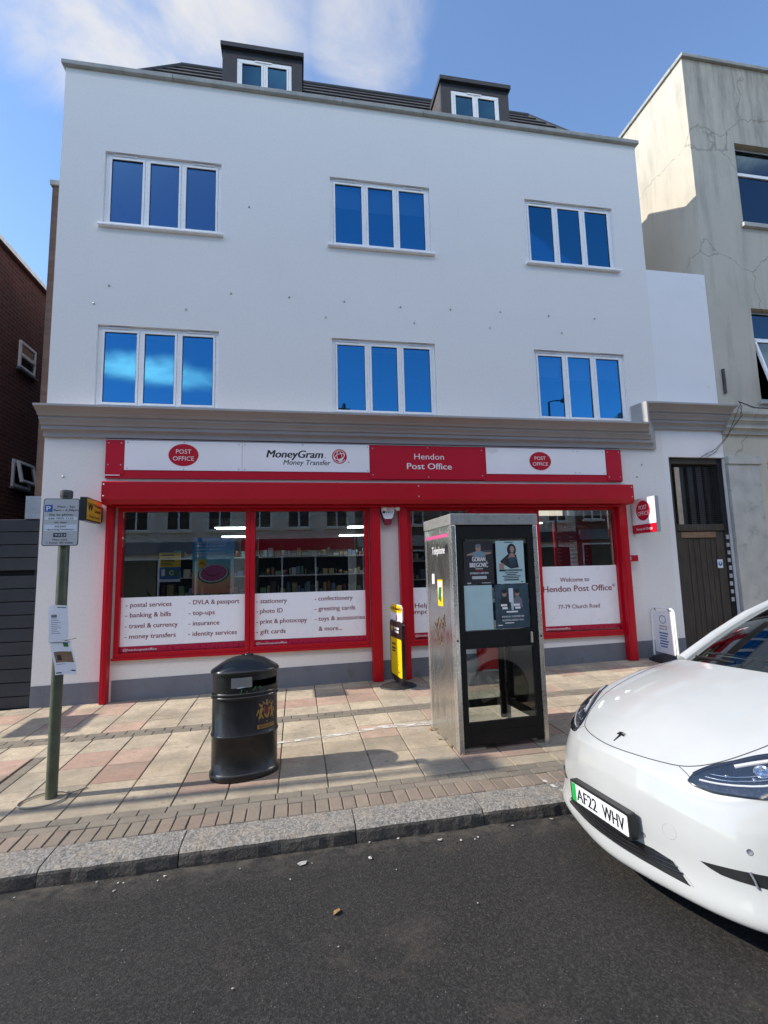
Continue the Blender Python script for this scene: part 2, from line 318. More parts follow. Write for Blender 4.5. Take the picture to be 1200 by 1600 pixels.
# ------------------------------------------------------------------ mesh helper
class MB:
    def __init__(self): self.bm = bmesh.new(); self.mats = []
    def mi(self, m):
        m = M[m] if isinstance(m, str) else m
        if m not in self.mats: self.mats.append(m)
        return self.mats.index(m)
    def faces(self, vs, fs, m, smooth=False):
        k = self.mi(m); vv = [self.bm.verts.new(v) for v in vs]
        for f in fs:
            try: q = self.bm.faces.new([vv[i] for i in f])
            except ValueError: continue
            q.material_index = k; q.smooth = smooth
        return self
    def box(self, x0, x1, y0, y1, z0, z1, m, T=None):
        vs = [Vector((x, y, z)) for x in (x0, x1) for y in (y0, y1) for z in (z0, z1)]
        if T is not None: vs = [T @ v for v in vs]
        return self.faces(vs, [(0, 1, 3, 2), (4, 6, 7, 5), (0, 4, 5, 1), (2, 3, 7, 6), (0, 2, 6, 4), (1, 5, 7, 3)], m)
    def prism(self, poly, a, b, m, ax='y', T=None, smooth=False):
        def P(p, t):
            if ax == 'y': v = Vector((p[0], t, p[1]))
            elif ax == 'x': v = Vector((t, p[0], p[1]))
            else: v = Vector((p[0], p[1], t))
            return T @ v if T is not None else v
        n = len(poly); vs = [P(p, a) for p in poly] + [P(p, b) for p in poly]
        fs = [tuple(range(n)), tuple(range(2 * n - 1, n - 1, -1))]
        k = len(self.bm.faces)
        self.faces(vs, fs, m)
        return self.faces(vs, [(i, (i + 1) % n, (i + 1) % n + n, i + n) for i in range(n)], m, smooth)
    def tube(self, pts, r, m, n=10, cap=True, smooth=True):
        pts = [Vector(p) for p in pts]; rings = []
        rr = r if hasattr(r, '__len__') else [r] * len(pts)
        for i, p in enumerate(pts):
            d = (pts[min(i + 1, len(pts) - 1)] - pts[max(i - 1, 0)]).normalized()
            a = d.orthogonal().normalized() if i == 0 else (rings[-1][1] - d * rings[-1][1].dot(d)).normalized()
            b = d.cross(a)
            rings.append(([p + (a * math.cos(2 * math.pi * k / n) + b * math.sin(2 * math.pi * k / n)) * rr[i] for k in range(n)], a))
        vs = [v for rg, _ in rings for v in rg]; fs = []
        for i in range(len(pts) - 1):
            for k in range(n): fs.append((i * n + k, i * n + (k + 1) % n, (i + 1) * n + (k + 1) % n, (i + 1) * n + k))
        self.faces(vs, fs, m, smooth)
        if cap: self.faces(rings[0][0], [tuple(range(n - 1, -1, -1))], m); self.faces(rings[-1][0], [tuple(range(n))], m)
        return self
    def lathe(self, prof, m, n=32, T=None, sx=1, sy=1, pw=2.0):
        vs = []
        for (r, z) in prof:
            for k in range(n):
                c, s = math.cos(2 * math.pi * k / n), math.sin(2 * math.pi * k / n)
                e = 2.0 / pw
                v = Vector((math.copysign(abs(c) ** e, c) * r * sx, math.copysign(abs(s) ** e, s) * r * sy, z))
                vs.append(T @ v if T is not None else v)
        fs = [(i * n + k, i * n + (k + 1) % n, (i + 1) * n + (k + 1) % n, (i + 1) * n + k) for i in range(len(prof) - 1) for k in range(n)]
        return self.faces(vs, fs, m, True)
    def build(self, name, parent=None, off=None, bevel=0.0, seg=2, sharp=35, merge=0.0, sub=0):
        bm = self.bm
        if merge: bmesh.ops.remove_doubles(bm, verts=bm.verts, dist=merge)
        if off is None and parent is not None: off = ROOT_OFF.get(rootof(parent).name)
        if off is not None: bmesh.ops.translate(bm, verts=bm.verts, vec=-Vector(off))
        bmesh.ops.recalc_face_normals(bm, faces=bm.faces)
        me = D.meshes.new(name); bm.to_mesh(me); bm.free()
        for m in self.mats: me.materials.append(m)
        o = D.objects.new(name, me); COL.objects.link(o)
        if parent is not None: o.parent = parent
        elif off is not None: o.location = off
        if bevel:
            md = o.modifiers.new('bevel', 'BEVEL'); md.width = bevel; md.segments = seg; md.limit_method = 'ANGLE'; md.angle_limit = R(sharp)
        if sub:
            md = o.modifiers.new('sub', 'SUBSURF'); md.levels = md.render_levels = sub
        return o
ROOT_OFF = {}
def rootof(o):
    while o.parent is not None: o = o.parent
    return o
def tag(o, label=None, cat=None, group=None, kind=None):
    if label: o['label'] = label
    if cat: o['category'] = cat
    if group: o['group'] = group
    if kind: o['kind'] = kind
    return o
def thing(name, label, cat, loc=(0, 0, 0), rz=0.0, group=None, world=False):
    o = D.objects.new(name, None); COL.objects.link(o); o.empty_display_size = 0.2
    o.location = loc; o.rotation_euler = (0, 0, rz)
    if world: ROOT_OFF[o.name] = Vector(loc)     # children are given in world coordinates
    return tag(o, label, cat, group)
_txt = {}
def text_mesh(s, bold=0.0, shear=0.0, spacing=1.0):
    key = (s, bold, shear, spacing)
    if key in _txt: return _txt[key]
    cu = D.curves.new('lettering', 'FONT'); cu.body = s; cu.size = 1.0; cu.offset = bold; cu.shear = shear; cu.space_character = spacing
    cu.resolution_u = 3; cu.fill_mode = 'FRONT'
    ob = D.objects.new('lettering', cu); COL.objects.link(ob)
    bpy.context.view_layer.update()
    me = D.meshes.new_from_object(ob.evaluated_get(bpy.context.evaluated_depsgraph_get()))
    vs = [tuple(v.co) for v in me.vertices]; fs = [tuple(p.vertices) for p in me.polygons]
    D.objects.remove(ob); D.curves.remove(cu); D.meshes.remove(me)
    x0 = min((v[0] for v in vs), default=0); x1 = max((v[0] for v in vs), default=1)
    _txt[key] = (vs, fs, x0, x1); return _txt[key]
CAP = 0.73
def text(mb, s, m, T, x, y, h, w=None, align='l', bold=0.0, shear=0.0, spacing=1.0, wrap=None):
    """lay one line of lettering: T maps (right, up, out) to space; h = cap height; w = wanted width"""
    vs, fs, x0, x1 = text_mesh(s, 0.0, shear, spacing)
    k = h / CAP; kx = k if w is None else w / (x1 - x0)
    W = (x1 - x0) * kx
    ox = x - x0 * kx - (0 if align == 'l' else W / 2 if align == 'c' else W)
    for i, d in enumerate((0, -1, 1) if bold > .004 else (0,)):
        e = d * bold * k * .9
        pts = [(v[0] * kx + ox + e, v[1] * k + y + abs(e) * .3, 0.00025 * i) for v in vs]
        mb.faces([wrap((p[0], p[1], p[2] + .004)) if wrap else T @ Vector(p) for p in pts], fs, m)
def plane(origin, right, upv):
    r = Vector(right).normalized(); u = Vector(upv); u = (u - r * u.dot(r)).normalized(); n = r.cross(u)
    T = Matrix.Identity(4)
    for i in range(3): T[i][0] = r[i]; T[i][1] = u[i]; T[i][2] = n[i]; T[i][3] = origin[i]
    return T
def card(mb, T, x0, x1, y0, y1, z, m):
    return mb.faces([T @ Vector(p) for p in ((x0, y0, z), (x1, y0, z), (x1, y1, z), (x0, y1, z))], [(0, 1, 2, 3)], m)
def blob(mb, T, cx, cy, rx, ry, z, m, n=28, a0=0, a1=2 * math.pi, rot=0.0):
    full = abs(a1 - a0) > 6.28
    c_, s_ = math.cos(rot), math.sin(rot); pts = []
    for i in range(n if full else n + 1):
        a = a0 + (a1 - a0) * i / n; px, py = math.cos(a) * rx, math.sin(a) * ry
        pts.append(T @ Vector((cx + px * c_ - py * s_, cy + px * s_ + py * c_, z)))
    return mb.faces(pts, [tuple(range(len(pts)))], m)
def poly(mb, T, pts, z, m):
    return mb.faces([T @ Vector((p[0], p[1], z)) for p in pts], [tuple(range(len(pts)))], m)
FRONT = lambda y: plane((0, y, 0), (1, 0, 0), (0, 0, 1))       # facing the street; text x = world x, y = world z
# ------------------------------------------------------------------ ground, road, pavement, kerb
def sheet(name, xs, ys, zf, m):
    mb = MB(); vs = [(x, y, zf(x, y)) for y in ys for x in xs]; n = len(xs)
    fs = [(j * n + i, j * n + i + 1, (j + 1) * n + i + 1, (j + 1) * n + i) for j in range(len(ys) - 1) for i in range(n - 1)]
    mb.faces(vs, fs, m); return tag(mb.build(name), kind='structure')
M['earth'] = plain('distant_ground', (0.12, 0.11, 0.10), 0.95)
sheet('ground', [-400, -60, 60, 400], [-400, -40, 60, 400], lambda x, y: 0.0165 * max(-60, min(60, x)) - 0.75, 'earth')
sheet('road', [-60, -20, -8, 0, 8, 20, 60], [-8.2, -6, -4.5, -3, -1.5, -0.24, 1, 2.4, 3.775], lambda x, y: zr(x, y), 'asphalt')
sheet('far_pavement', [-60, 60], [-11, -8.2], lambda x, y: 0.0165 * x + 0.02, 'concrete')

BUFF = [(0.60, 0.50, 0.365), (0.56, 0.465, 0.34), (0.64, 0.53, 0.385), (0.53, 0.45, 0.335)]
PINK = [(0.54, 0.345, 0.265), (0.51, 0.33, 0.255), (0.56, 0.38, 0.29)]
BAND = [(0.20, 0.175, 0.14), (0.235, 0.20, 0.16), (0.18, 0.16, 0.13)]
SOLD = [(0.25, 0.185, 0.145), (0.235, 0.175, 0.135), (0.255, 0.20, 0.155), (0.22, 0.175, 0.14)]
pv = MB(); pv_cols = []
def slab(x0, x1, y0, y1, col, gap=0.006, dz=0.0, tilt=0.0, skew=0.0):
    x0 += gap / 2; x1 -= gap / 2; y0 += gap / 2; y1 -= gap / 2; c = 0.005
    t1, t2 = random.uniform(-tilt, tilt), random.uniform(-tilt, tilt)
    xm, ym = (x0 + x1) / 2, (y0 + y1) / 2
    def P(x, y, d): return (x, y, zp(x, y) + dz - d + t1 * (x - xm) + t2 * (y - ym))
    o = [P(x0, y0, 0.02), P(x1, y0, 0.02), P(x1, y1, 0.02), P(x0, y1, 0.02)]
    e = [P(x0, y0, c), P(x1, y0, c), P(x1, y1, c), P(x0, y1, c)]
    i = [P(x0 + c, y0 + c, 0), P(x1 - c, y0 + c, 0), P(x1 - c, y1 - c, 0), P(x0 + c, y1 - c, 0)]
    fs = [(8, 9, 10, 11)] + [(k, (k + 1) % 4, 4 + (k + 1) % 4, 4 + k) for k in range(4)] + [(4 + k, 4 + (k + 1) % 4, 8 + (k + 1) % 4, 8 + k) for k in range(4)]
    pv.faces(o + e + i, fs, 'paving'); pv_cols.extend([col] * len(fs))
ROWS = [8.02, 7.72, 7.28, 6.90, 6.56, 6.33, 5.92, 5.50, 5.08, 4.66, 4.46]
XS = [-9.1 + 0.4235 * k for k in range(62)]; XS = [x - (-9.1 + 0.4235 * 21) - 0.165 for x in XS]
X0, X1 = -7.6, 15.5
PINKS = {}
def jit(c, a=0.10):
    k = 1 + random.uniform(-a, a); return tuple(v * k for v in c)
for a, b_ in zip(ROWS[:-1], ROWS[1:]):
    if abs(a - 6.56) < 0.01:                                     # brick band
        x = X0
        while x < X1: slab(x, x + 0.212, b_, (a + b_) / 2, jit(random.choice(BAND)), 0.006, 0.0, 0.01); slab(x + 0.106, x + 0.318, (a + b_) / 2, a, jit(random.choice(BAND)), 0.006, 0.0, 0.01); x += 0.212
        continue
    if abs(a - 4.66) < 0.01: continue
    for x in XS:
        if x < X0 or x > X1: continue
        if -2.75 < x + 0.2 < -2.40 and a < 6.3:                  # cross band of bricks
            y = b_
            while y < a - 0.02: slab(x + 0.02, x + 0.13, y, min(a, y + 0.21), jit(random.choice(BAND))); y += 0.21
            slab(x + 0.13, x + 0.4235, b_, a, jit(random.choice(BUFF)), 0.008, 0, 0.004); continue
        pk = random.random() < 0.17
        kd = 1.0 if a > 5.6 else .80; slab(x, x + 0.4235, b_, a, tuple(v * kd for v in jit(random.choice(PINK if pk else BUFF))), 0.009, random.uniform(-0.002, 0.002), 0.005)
for x in XS:
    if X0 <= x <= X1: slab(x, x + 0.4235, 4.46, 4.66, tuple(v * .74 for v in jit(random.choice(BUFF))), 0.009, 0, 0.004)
x = X0
while x < X1:
    slab(x, x + 0.212, 4.36, 4.46, jit(random.choice(BAND)), 0.005, random.uniform(-0.002, 0.002), 0.01)
    slab(x + 0.10, x + 0.312, 4.265, 4.36, jit(random.choice(BAND)), 0.005, random.uniform(-0.002, 0.002), 0.01); x += 0.212
x = X0
while x < X1: slab(x, x + 0.106, 4.06, 4.265, jit(random.choice(SOLD), 0.14), 0.008, random.uniform(-0.003, 0.003), 0.02); x += 0.106
nf = len(pv_cols)
for xa, xb in ((-60, X0), (X0, X1 + 0.4), (X1 + 0.4, 60)):
    out_ = abs(xa) > 20 or abs(xb) > 20; d = 0.0 if out_ else 0.007
    pv.faces([(xa, 3.9, zp(xa, 3.9) - d), (xb, 3.9, zp(xb, 3.9) - d), (xb, 12, zp(xb, 8.3) - d), (xa, 12, zp(xa, 8.3) - d)], [(0, 1, 2, 3)], 'paving')
    pv_cols.append((0.34, 0.30, 0.24) if out_ else (0.105, 0.09, 0.07))
bmesh.ops.recalc_face_normals(pv.bm, faces=pv.bm.faces)
cl = pv.bm.loops.layers.float_color.new('slab')
for f, c in zip(pv.bm.faces, pv_cols):
    for lp in f.loops: lp[cl] = (*c, 1)
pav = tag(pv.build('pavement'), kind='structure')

def rough_box(mb, x0, x1, seed, cut=0.0):
    """one granite kerb stone with a worn, uneven arris; follows the fall of the street"""
    rnd = random.Random(seed); nx = max(6, int((x1 - x0) / 0.05)); ph = [rnd.uniform(0, 6.28) for _ in range(8)]
    def wob(x, k, a): return a * (math.sin(x * 9 + ph[k]) * 0.5 + math.sin(x * 23 + ph[k + 1]) * 0.35 + rnd.uniform(-0.45, 0.45))
    prof = []
    for i in range(nx + 1):
        x = x0 + (x1 - x0) * i / nx; ed = 0.012 * max(0, 1 - min(i, nx - i) / 1.5)
        zt = zp(x, 3.9); zb = zk(x) - 0.06
        yf = 3.760 + wob(x, 0, 0.006) + ed; ch = max(0, wob(x, 4, 0.012))
        prof.append([(x, 4.058, zb), (x, 4.056, zt + 0.001), (x, 3.95, zt + wob(x, 2, 0.002)), (x, yf + 0.035 + ch, zt + wob(x, 4, 0.003) - ed * .3),
                     (x, yf + 0.006 + ch * .5, zt - 0.013 - ed * .5 - ch * .6), (x, yf, zt - 0.03 - ch), (x, yf - 0.006 + wob(x, 3, 0.005), zt - 0.085), (x, yf - 0.010, zb)])
    n = 8; vs = [p for r_ in prof for p in r_]
    fs = [(i * n + k, (i + 1) * n + k, (i + 1) * n + k + 1, i * n + k + 1) for i in range(nx) for k in range(n - 1)]
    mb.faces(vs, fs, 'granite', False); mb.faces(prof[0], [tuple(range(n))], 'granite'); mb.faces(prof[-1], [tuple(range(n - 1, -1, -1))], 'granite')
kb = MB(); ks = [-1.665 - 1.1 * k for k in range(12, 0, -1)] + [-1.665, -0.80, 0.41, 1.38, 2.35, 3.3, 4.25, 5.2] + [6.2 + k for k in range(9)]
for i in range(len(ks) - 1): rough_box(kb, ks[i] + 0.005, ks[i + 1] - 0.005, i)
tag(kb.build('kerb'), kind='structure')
fk = MB()
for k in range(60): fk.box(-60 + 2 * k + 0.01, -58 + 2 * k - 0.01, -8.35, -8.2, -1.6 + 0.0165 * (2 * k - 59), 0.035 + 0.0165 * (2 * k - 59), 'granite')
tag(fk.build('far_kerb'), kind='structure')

# ------------------------------------------------------------------ the white building
def wall_holes(mb, x0, x1, z0, z1, holes, y0, y1, m, rev=None, T=None):
    """a wall in the x-z plane with openings: front at y0, back at y1, reveals lined"""
    xs = sorted({x0, x1} | {h[0] for h in holes} | {h[1] for h in holes}); zs = sorted({z0, z1} | {h[2] for h in holes} | {h[3] for h in holes})
    rev = rev or m
    q = lambda *p: mb.faces([T @ Vector(a) if T is not None else a for a in p], [(0, 1, 2, 3)], m)
    for i in range(len(xs) - 1):
        for j in range(len(zs) - 1):
            cx, cz = (xs[i] + xs[i + 1]) / 2, (zs[j] + zs[j + 1]) / 2
            if any(h[0] < cx < h[1] and h[2] < cz < h[3] for h in holes): continue
            for y in (y0, y1): q((xs[i], y, zs[j]), (xs[i + 1], y, zs[j]), (xs[i + 1], y, zs[j + 1]), (xs[i], y, zs[j + 1]))
    for a, b, c, d in holes + [(x0, x1, z0, z1)]:
        q((a, y0, c), (a, y1, c), (a, y1, d), (a, y0, d)); q((b, y0, c), (b, y1, c), (b, y1, d), (b, y0, d))
        q((a, y0, c), (a, y1, c), (b, y1, c), (b, y0, c)); q((a, y0, d), (a, y1, d), (b, y1, d), (b, y0, d))
    return mb
PO = thing('shop_building', 'white rendered three storey shop building with red shopfront and roof dormers', 'building', (1.5, 8, 0), world=True)
WIN = [(-3.075, -1.243, 5.613, 6.960 + 1.755, 'f'), (0.6, 2.42, 5.613 + 1.76, 8.72, 'b'), (4.293, 6.133, 7.373, 8.72, 'b'),
       (-3.075, -1.243, 4.337, 5.711, 'c'), (0.6, 2.42, 4.337, 5.711, 'c2'), (4.293, 6.133, 4.337, 5.711, 'b')]
WIN[0] = (-3.075, -1.243, 7.373, 8.72, 'f')
SHOP1 = (-2.66, 1.16, 0.55, 2.80); SHOP2 = (1.80, 5.70, 0.12, 2.80); DOORW = (6.88, 8.0915, 0.05, 3.74)
L_, R_, W_ = -3.733, 6.773, 8.092
wl = MB()
wall_holes(wl, L_, R_, -0.3, 10.16, [w_[:4] for w_ in WIN] + [SHOP1, SHOP2], 8.0, 8.22, 'render')
wl.faces([(R_, 8.22, 7.49), (R_, 14, 7.49), (R_, 14, 10.16), (R_, 8.22, 10.16)], [(0, 1, 2, 3)], 'render')
wl.faces([(L_, 8.22, 8.2), (L_, 14, 8.2), (L_, 14, 10.16), (L_, 8.22, 10.16)], [(0, 1, 2, 3)], 'render')
wl.faces([(L_, 14, 3.2), (R_, 14, 3.2), (R_, 14, 12), (L_, 14, 12)], [(0, 1, 2, 3)], 'render')
wall = wl.build('wall', PO, merge=0.0005)
wg = MB(); wall_holes(wg, R_ + 0.001, W_, -0.3, 7.49, [DOORW], 8.001, 8.22, 'render_low'); 
wg.box(R_ + 0.001, W_ - 0.002, 8.22, 9.6, 7.2, 7.488, 'render_low')
wing = wg.build('side_wall', PO, merge=0.0005)
# low brick return beside the left edge
br = MB(); br.box(-3.90, -3.735, 8.15, 14, -0.3, 8.12, 'brick_brown'); br.box(-3.93, -3.737, 8.12, 14, 8.121, 8.20, 'coping')
br.build('brick_return', PO)
# parapet coping in lengths
cp = MB()
xs = [-3.775, -2.05, -0.62, 0.85, 2.35, 3.85, 5.33, 6.815]
for i in range(7):
    a, b_ = xs[i] + (0 if i == 0 else .004), xs[i + 1] - (0 if i == 6 else .004)
    cp.prism([(7.925, 10.16), (7.925, 10.235), (8.09, 10.27), (8.29, 10.25), (8.29, 10.16)], a, b_, 'coping', ax='x')
for xx in (-3.775, 6.735): cp.box(xx, xx + 0.08, 8.30, 9.10, 10.16, 10.25, 'coping')
cp.build('coping', PO, bevel=0.006)
# moulded cornice, stepping up over the side doorway
prof = [(0, 0), (.05, 0), (.055, .05), (.07, .075), (.11, .095), (.125, .10), (.125, .15), (.15, .155), (.165, .185), (.20, .22), (.215, .225), (.215, .262), (.25, .268), (.275, .30), (.325, .335), (.375, .36), (.395, .372), (.395, .402), (.0, .43)]
path = [((-3.735, 3.872), (0, 1)), ((6.60, 3.872), (-1, 1)), ((6.60, 4.262), (-1, 1)), ((8.105, 4.262), (0, 1))]
cn = MB(); vs = []
for (px, pz), (ox, oz) in path:
    for d, h in prof: vs.append((px + ox * h, 7.999 - d, pz + oz * h))
n = len(prof)
cn.faces(vs, [(i * n + k, (i + 1) * n + k, (i + 1) * n + k + 1, i * n + k + 1) for i in range(3) for k in range(n - 1)] + [tuple(range(n)), tuple(range(4 * n - 1, 3 * n - 1, -1))], 'cornice')
cn.build('cornice', PO)
# plinth
for a, b_ in ((-3.734, -2.77), (-2.67, 1.17), (1.31, 1.645), (1.785, 2.93), (4.12, 5.66), (5.81, 6.88)):
    t = lambda x: 0.30 + 0.0165 * x
    pl = MB(); pl.prism([(a, -0.3), (b_, -0.3), (b_, t(b_)), (a, t(a))], 7.991, 8.002, 'plinth'); pl.build('plinth', PO)
# mansard roof
rf = MB()
y0, z0, y1, z1 = 8.28, 10.20, 9.42, 12.04
A = [(-3.70, y0, z0), (6.74, y0, z0), (5.27, y1, z1), (-2.27, y1, z1), (-3.70, 13.9, z0), (6.74, 13.9, z0), (5.27, 13.0, z1), (-2.27, 13.0, z1)]
def course(p, q, r_, s_, k):                                     # lapped slate courses
    p, q, r_, s_ = map(Vector, (p, q, r_, s_)); nn = (q - p).cross(s_ - p).normalized()
    if nn.z < 0: nn = -nn
    for i in range(k):
        a, b_ = i / k, (i + 1) / k; lo0, lo1 = p.lerp(s_, a), q.lerp(r_, a); hi0, hi1 = p.lerp(s_, b_), q.lerp(r_, b_)
        rf.faces([lo0 + nn * .035, lo1 + nn * .035, hi1 + nn * .008, hi0 + nn * .008, lo0, lo1], [(0, 1, 2, 3), (4, 5, 1, 0)], 'slate')
course(A[0], A[1], A[2], A[3], 9); course(A[1], A[5], A[6], A[2], 8); course(A[4], A[0], A[3], A[7], 8)
rf.faces(A, [(3, 2, 6, 7), (4, 5, 6, 7)], 'lead')
roof = rf.build('roof', PO)
rg = MB(); rg.tube([A[3], A[2]], 0.06, 'lead', 8); rg.tube([A[0], A[3]], 0.055, 'lead', 8); rg.tube([A[1], A[2]], 0.055, 'lead', 8); rg.build('ridge_capping', roof)
# dormers
def window(mb_name, parent, x0, x1, z0, z1, y, panes, kind, vents=2, sub=True):
    fr = MB(); F = 0.055
    fr.box(x0, x1, y, y + 0.07, z0, z0 + F, 'upvc'); fr.box(x0, x1, y, y + 0.07, z1 - F, z1, 'upvc')
    fr.box(x0, x0 + F, y, y + 0.07, z0 + F, z1 - F, 'upvc'); fr.box(x1 - F, x1, y, y + 0.07, z0 + F, z1 - F, 'upvc')
    cw = (x1 - x0 - 2 * F) / panes
    for k in range(1, panes): fr.box(x0 + F + cw * k - .022, x0 + F + cw * k + .022, y + 0.001, y + 0.069, z0 + F, z1 - F, 'upvc')
    for k in range(panes):                                       # sashes
        a, b_ = x0 + F + cw * k + (.022 if k else 0) + .003, x0 + F + cw * (k + 1) - (.022 if k < panes - 1 else 0) - .003
        c, d = z0 + F + .003, z1 - F - .003; s = 0.034; yy = y - 0.010
        fr.box(a, b_, yy, yy + .06, c, c + s, 'upvc'); fr.box(a, b_, yy, yy + .06, d - s, d, 'upvc'); fr.box(a, a + s, yy, yy + .06, c + s, d - s, 'upvc'); fr.box(b_ - s, b_, yy, yy + .06, c + s, d - s, 'upvc')
        fr.box(a + s, b_ - s, yy + .012, yy + .05, c + s, c + s + .008, 'gasket'); fr.box(a + s, b_ - s, yy + .012, yy + .05, d - s - .008, d - s, 'gasket')
        fr.box(a + s, a + s + .008, yy + .012, yy + .05, c + s + .008, d - s - .008, 'gasket'); fr.box(b_ - s - .008, b_ - s, yy + .012, yy + .05, c + s + .008, d - s - .008, 'gasket')
    f = fr.build(mb_name, parent, bevel=0.004)
    own = f
    gm = {'f': 'glass_frost', 'd': 'glass_dormer'}.get(kind, 'glass_up')
    for k in range(panes):
        a, b_ = x0 + F + cw * k + .058, x0 + F + cw * (k + 1) - .058
        if k == 0: a = x0 + F + .036
        if k == panes - 1: b_ = x1 - F - .036
        cz, cx_ = (z0 + z1) / 2, (a + b_) / 2; Tp = Matrix.Translation((cx_, y + .015, cz)) @ Matrix.Rotation(R(random.uniform(-.45, .45)), 4, 'X') @ Matrix.Rotation(R(random.uniform(-.5, .5)), 4, 'Z')
        p = MB(); p.box(a - cx_, b_ - cx_, -.003, .003, z0 + F + .036 - cz, z1 - F - .036 - cz, gm, T=Tp)
        if sub: p.build('pane', own)
        else: p.build('pane', parent)
    return f
def room_box(mb, x0, x1, z0, z1, ya, yb, m='room'):
    v = [(x, y, z) for x in (x0, x1) for y in (ya, yb) for z in (z0, z1)]
    mb.faces(v, [(2, 3, 7, 6), (0, 1, 3, 2), (4, 5, 7, 6), (0, 2, 6, 4), (1, 3, 7, 5)], m)
for (a, b_, c, d, kind) in WIN:
    f = window('window', PO, a + .002, b_ - .002, c + .035, d - .002, 8.05, 3, kind)
    s = MB(); s.prism([(7.925, c - .004), (7.925, c + .022), (7.935, c + .034), (8.05, c + .045), (8.05, c - .004)], a - .05, b_ + .05, 'upvc', ax='x'); s.build('sill', f, bevel=.004)
    for cx in (a + .30, b_ - .30):
        v = MB(); v.box(cx - .17, cx + .17, 8.027, 8.051, d - .040, d - .018, 'upvc'); v.box(cx - .15, cx + .15, 8.025, 8.028, d - .033, d - .025, 'alu'); v.build('trickle_vent', f, bevel=.003)
    if kind != 'f':
        bl = MB(); dr = {'b': 0.46, 'c': 0.10, 'c2': 0.12}[kind]
        for k in range(3):
            w3 = (b_ - a) / 3; bl.box(a + w3 * k + .05, a + w3 * (k + 1) - .05, 8.165, 8.172, d - dr - .03 * (k == 1), d - .06, 'blind')
        bl.build('blind', f)
for (a, b_, c, d, kind) in WIN: rm = MB(); room_box(rm, a - .3, b_ + .3, c - .6, d + .3, 8.222, 10.6); rm.build('upstairs_room', PO)
for x0, x1, wx0, wx1 in ((-1.31, 0.135, -1.055, -0.06), (2.845, 4.275, 3.055, 4.065)):
    yf = 8.36; dm = MB(); zt = 11.46; zb = 10.25
    zs = lambda y: 10.20 + (y - 8.28) * (12.04 - 10.20) / (9.42 - 8.28)
    yb = 8.28 + (zt - 10.20) * 1.14 / 1.84
    wall_holes(dm, x0, x1, zb, zt - .08, [(wx0, wx1, 10.42, 11.23)], yf, yf + 0.08, 'lead')
    for xx, sgn in ((x0, -1), (x1, 1)):
        k = 7
        for i in range(k):                                       # tile-hung cheeks
            za, zc_ = zb + (zt - .08 - zb) * i / k, zb + (zt - .08 - zb) * (i + 1) / k
            dm.prism([(yf + .081, za), (max(yf + .09, 8.28 + (za - 10.2) * .62 + .02), za), (max(yf + .1, 8.28 + (zc_ - 10.2) * .62 + .02), zc_), (yf + .081, zc_)], xx, xx - sgn * .05 - sgn * .012 * (i % 2), 'slate', ax='x')
    dm.prism([(yf - .07, zt - .085), (yf - .07, zt - .0), (yf - .05, zt + .012), (yb + .3, zt + .05), (yb + .3, zt - .085)], x0 - .03, x1 + .03, 'lead', ax='x')
    dmo = dm.build('dormer', PO)
    window('window_frame', dmo, wx0 + .002, wx1 - .002, 10.43, 11.228, yf + 0.012, 2, 'd', sub=False).parent = dmo
    pn = MB(); pn.box((wx0 + wx1) / 2 - .17, (wx0 + wx1) / 2 + .13, yf - .008, yf + .012, 11.19, 11.212, 'upvc'); pn.build('trickle_vent', dmo)
    bq = MB(); bq.box(wx0 + .02, wx1 - .02, yf + .16, yf + .165, 10.95, 11.22, 'blind'); bq.build('blind', dmo)
    rb = MB(); room_box(rb, wx0 - .05, wx1 + .05, 10.40, 11.26, yf + .081, yf + .6); bb = rb.build('attic_room', dmo)
# fixing plugs left in the render
for (x, z) in ((-3.14, 6.05), (-2.93, 6.37), (-1.76, 6.05), (-1.06, 6.38), (-0.11, 6.39), (0.82, 6.38), (0.50, 6.07), (1.81, 6.35), (2.05, 6.07), (2.73, 6.37), (3.68, 6.39), (3.46, 6.07), (4.63, 6.38), (4.87, 6.06), (5.57, 6.39), (-0.78, 7.97), (-3.45, 3.27), (6.30, 3.58), (6.18, 3.35)):
    p = MB(); p.lathe([(0, .022), (.011, .020), (.016, .0), (.02, -.004)], 'alu' if z < 6.2 else 'cornice', 10, T=plane((x, 8.0, z), (1, 0, 0), (0, 0, 1))); p.build('fixing_plug', PO)

# ---- shopfront joinery
for (a, b_, top) in ((-2.79, -2.70, 2.84), (1.17, 1.335, 2.82), (1.655, 1.79, 2.82), (5.665, 5.815, 2.84)):
    g = MB(); zb = zp((a + b_) / 2, 8) + .004
    g.box(a, b_, 7.865, 7.999, zb, top, 'red'); g.box(a + .03, b_ - .03, 7.858, 7.866, zb + .05, top - .03, 'red')
    go = g.build('shutter_guide_rail', PO, bevel=.006)
    if a > 5:
        k = MB(); k.box(5.816, 5.965, 7.86, 7.95, 1.80, 1.91, 'red'); k.box(5.80, 5.822, 7.852, 7.868, 1.82, 1.885, 'alu'); k.build('lock_box', go, bevel=.006)
sb = MB(); sb.prism([(7.69, 3.15), (7.675, 3.14), (7.675, 2.885), (7.72, 2.815), (7.995, 2.805), (7.995, 3.16)], -2.80, 5.845, 'red', ax='x')
sbo = sb.build('shutter_box', PO, bevel=.006)
sl_ = MB(); sl_.box(-2.64, 5.66, 7.80, 7.86, 2.775, 2.806, 'red'); sl_.build('shutter_bottom_bar', sbo, bevel=.004)
for x in (-2.77, 1.95, 5.81):
    for z in (3.10, 2.93):
        s = MB(); s.lathe([(0, .006), (.009, .005), (.012, 0)], 'alu', 10, T=plane((x, 7.675, z), (1, 0, 0), (0, 0, 1))); s.build('screw', sbo)
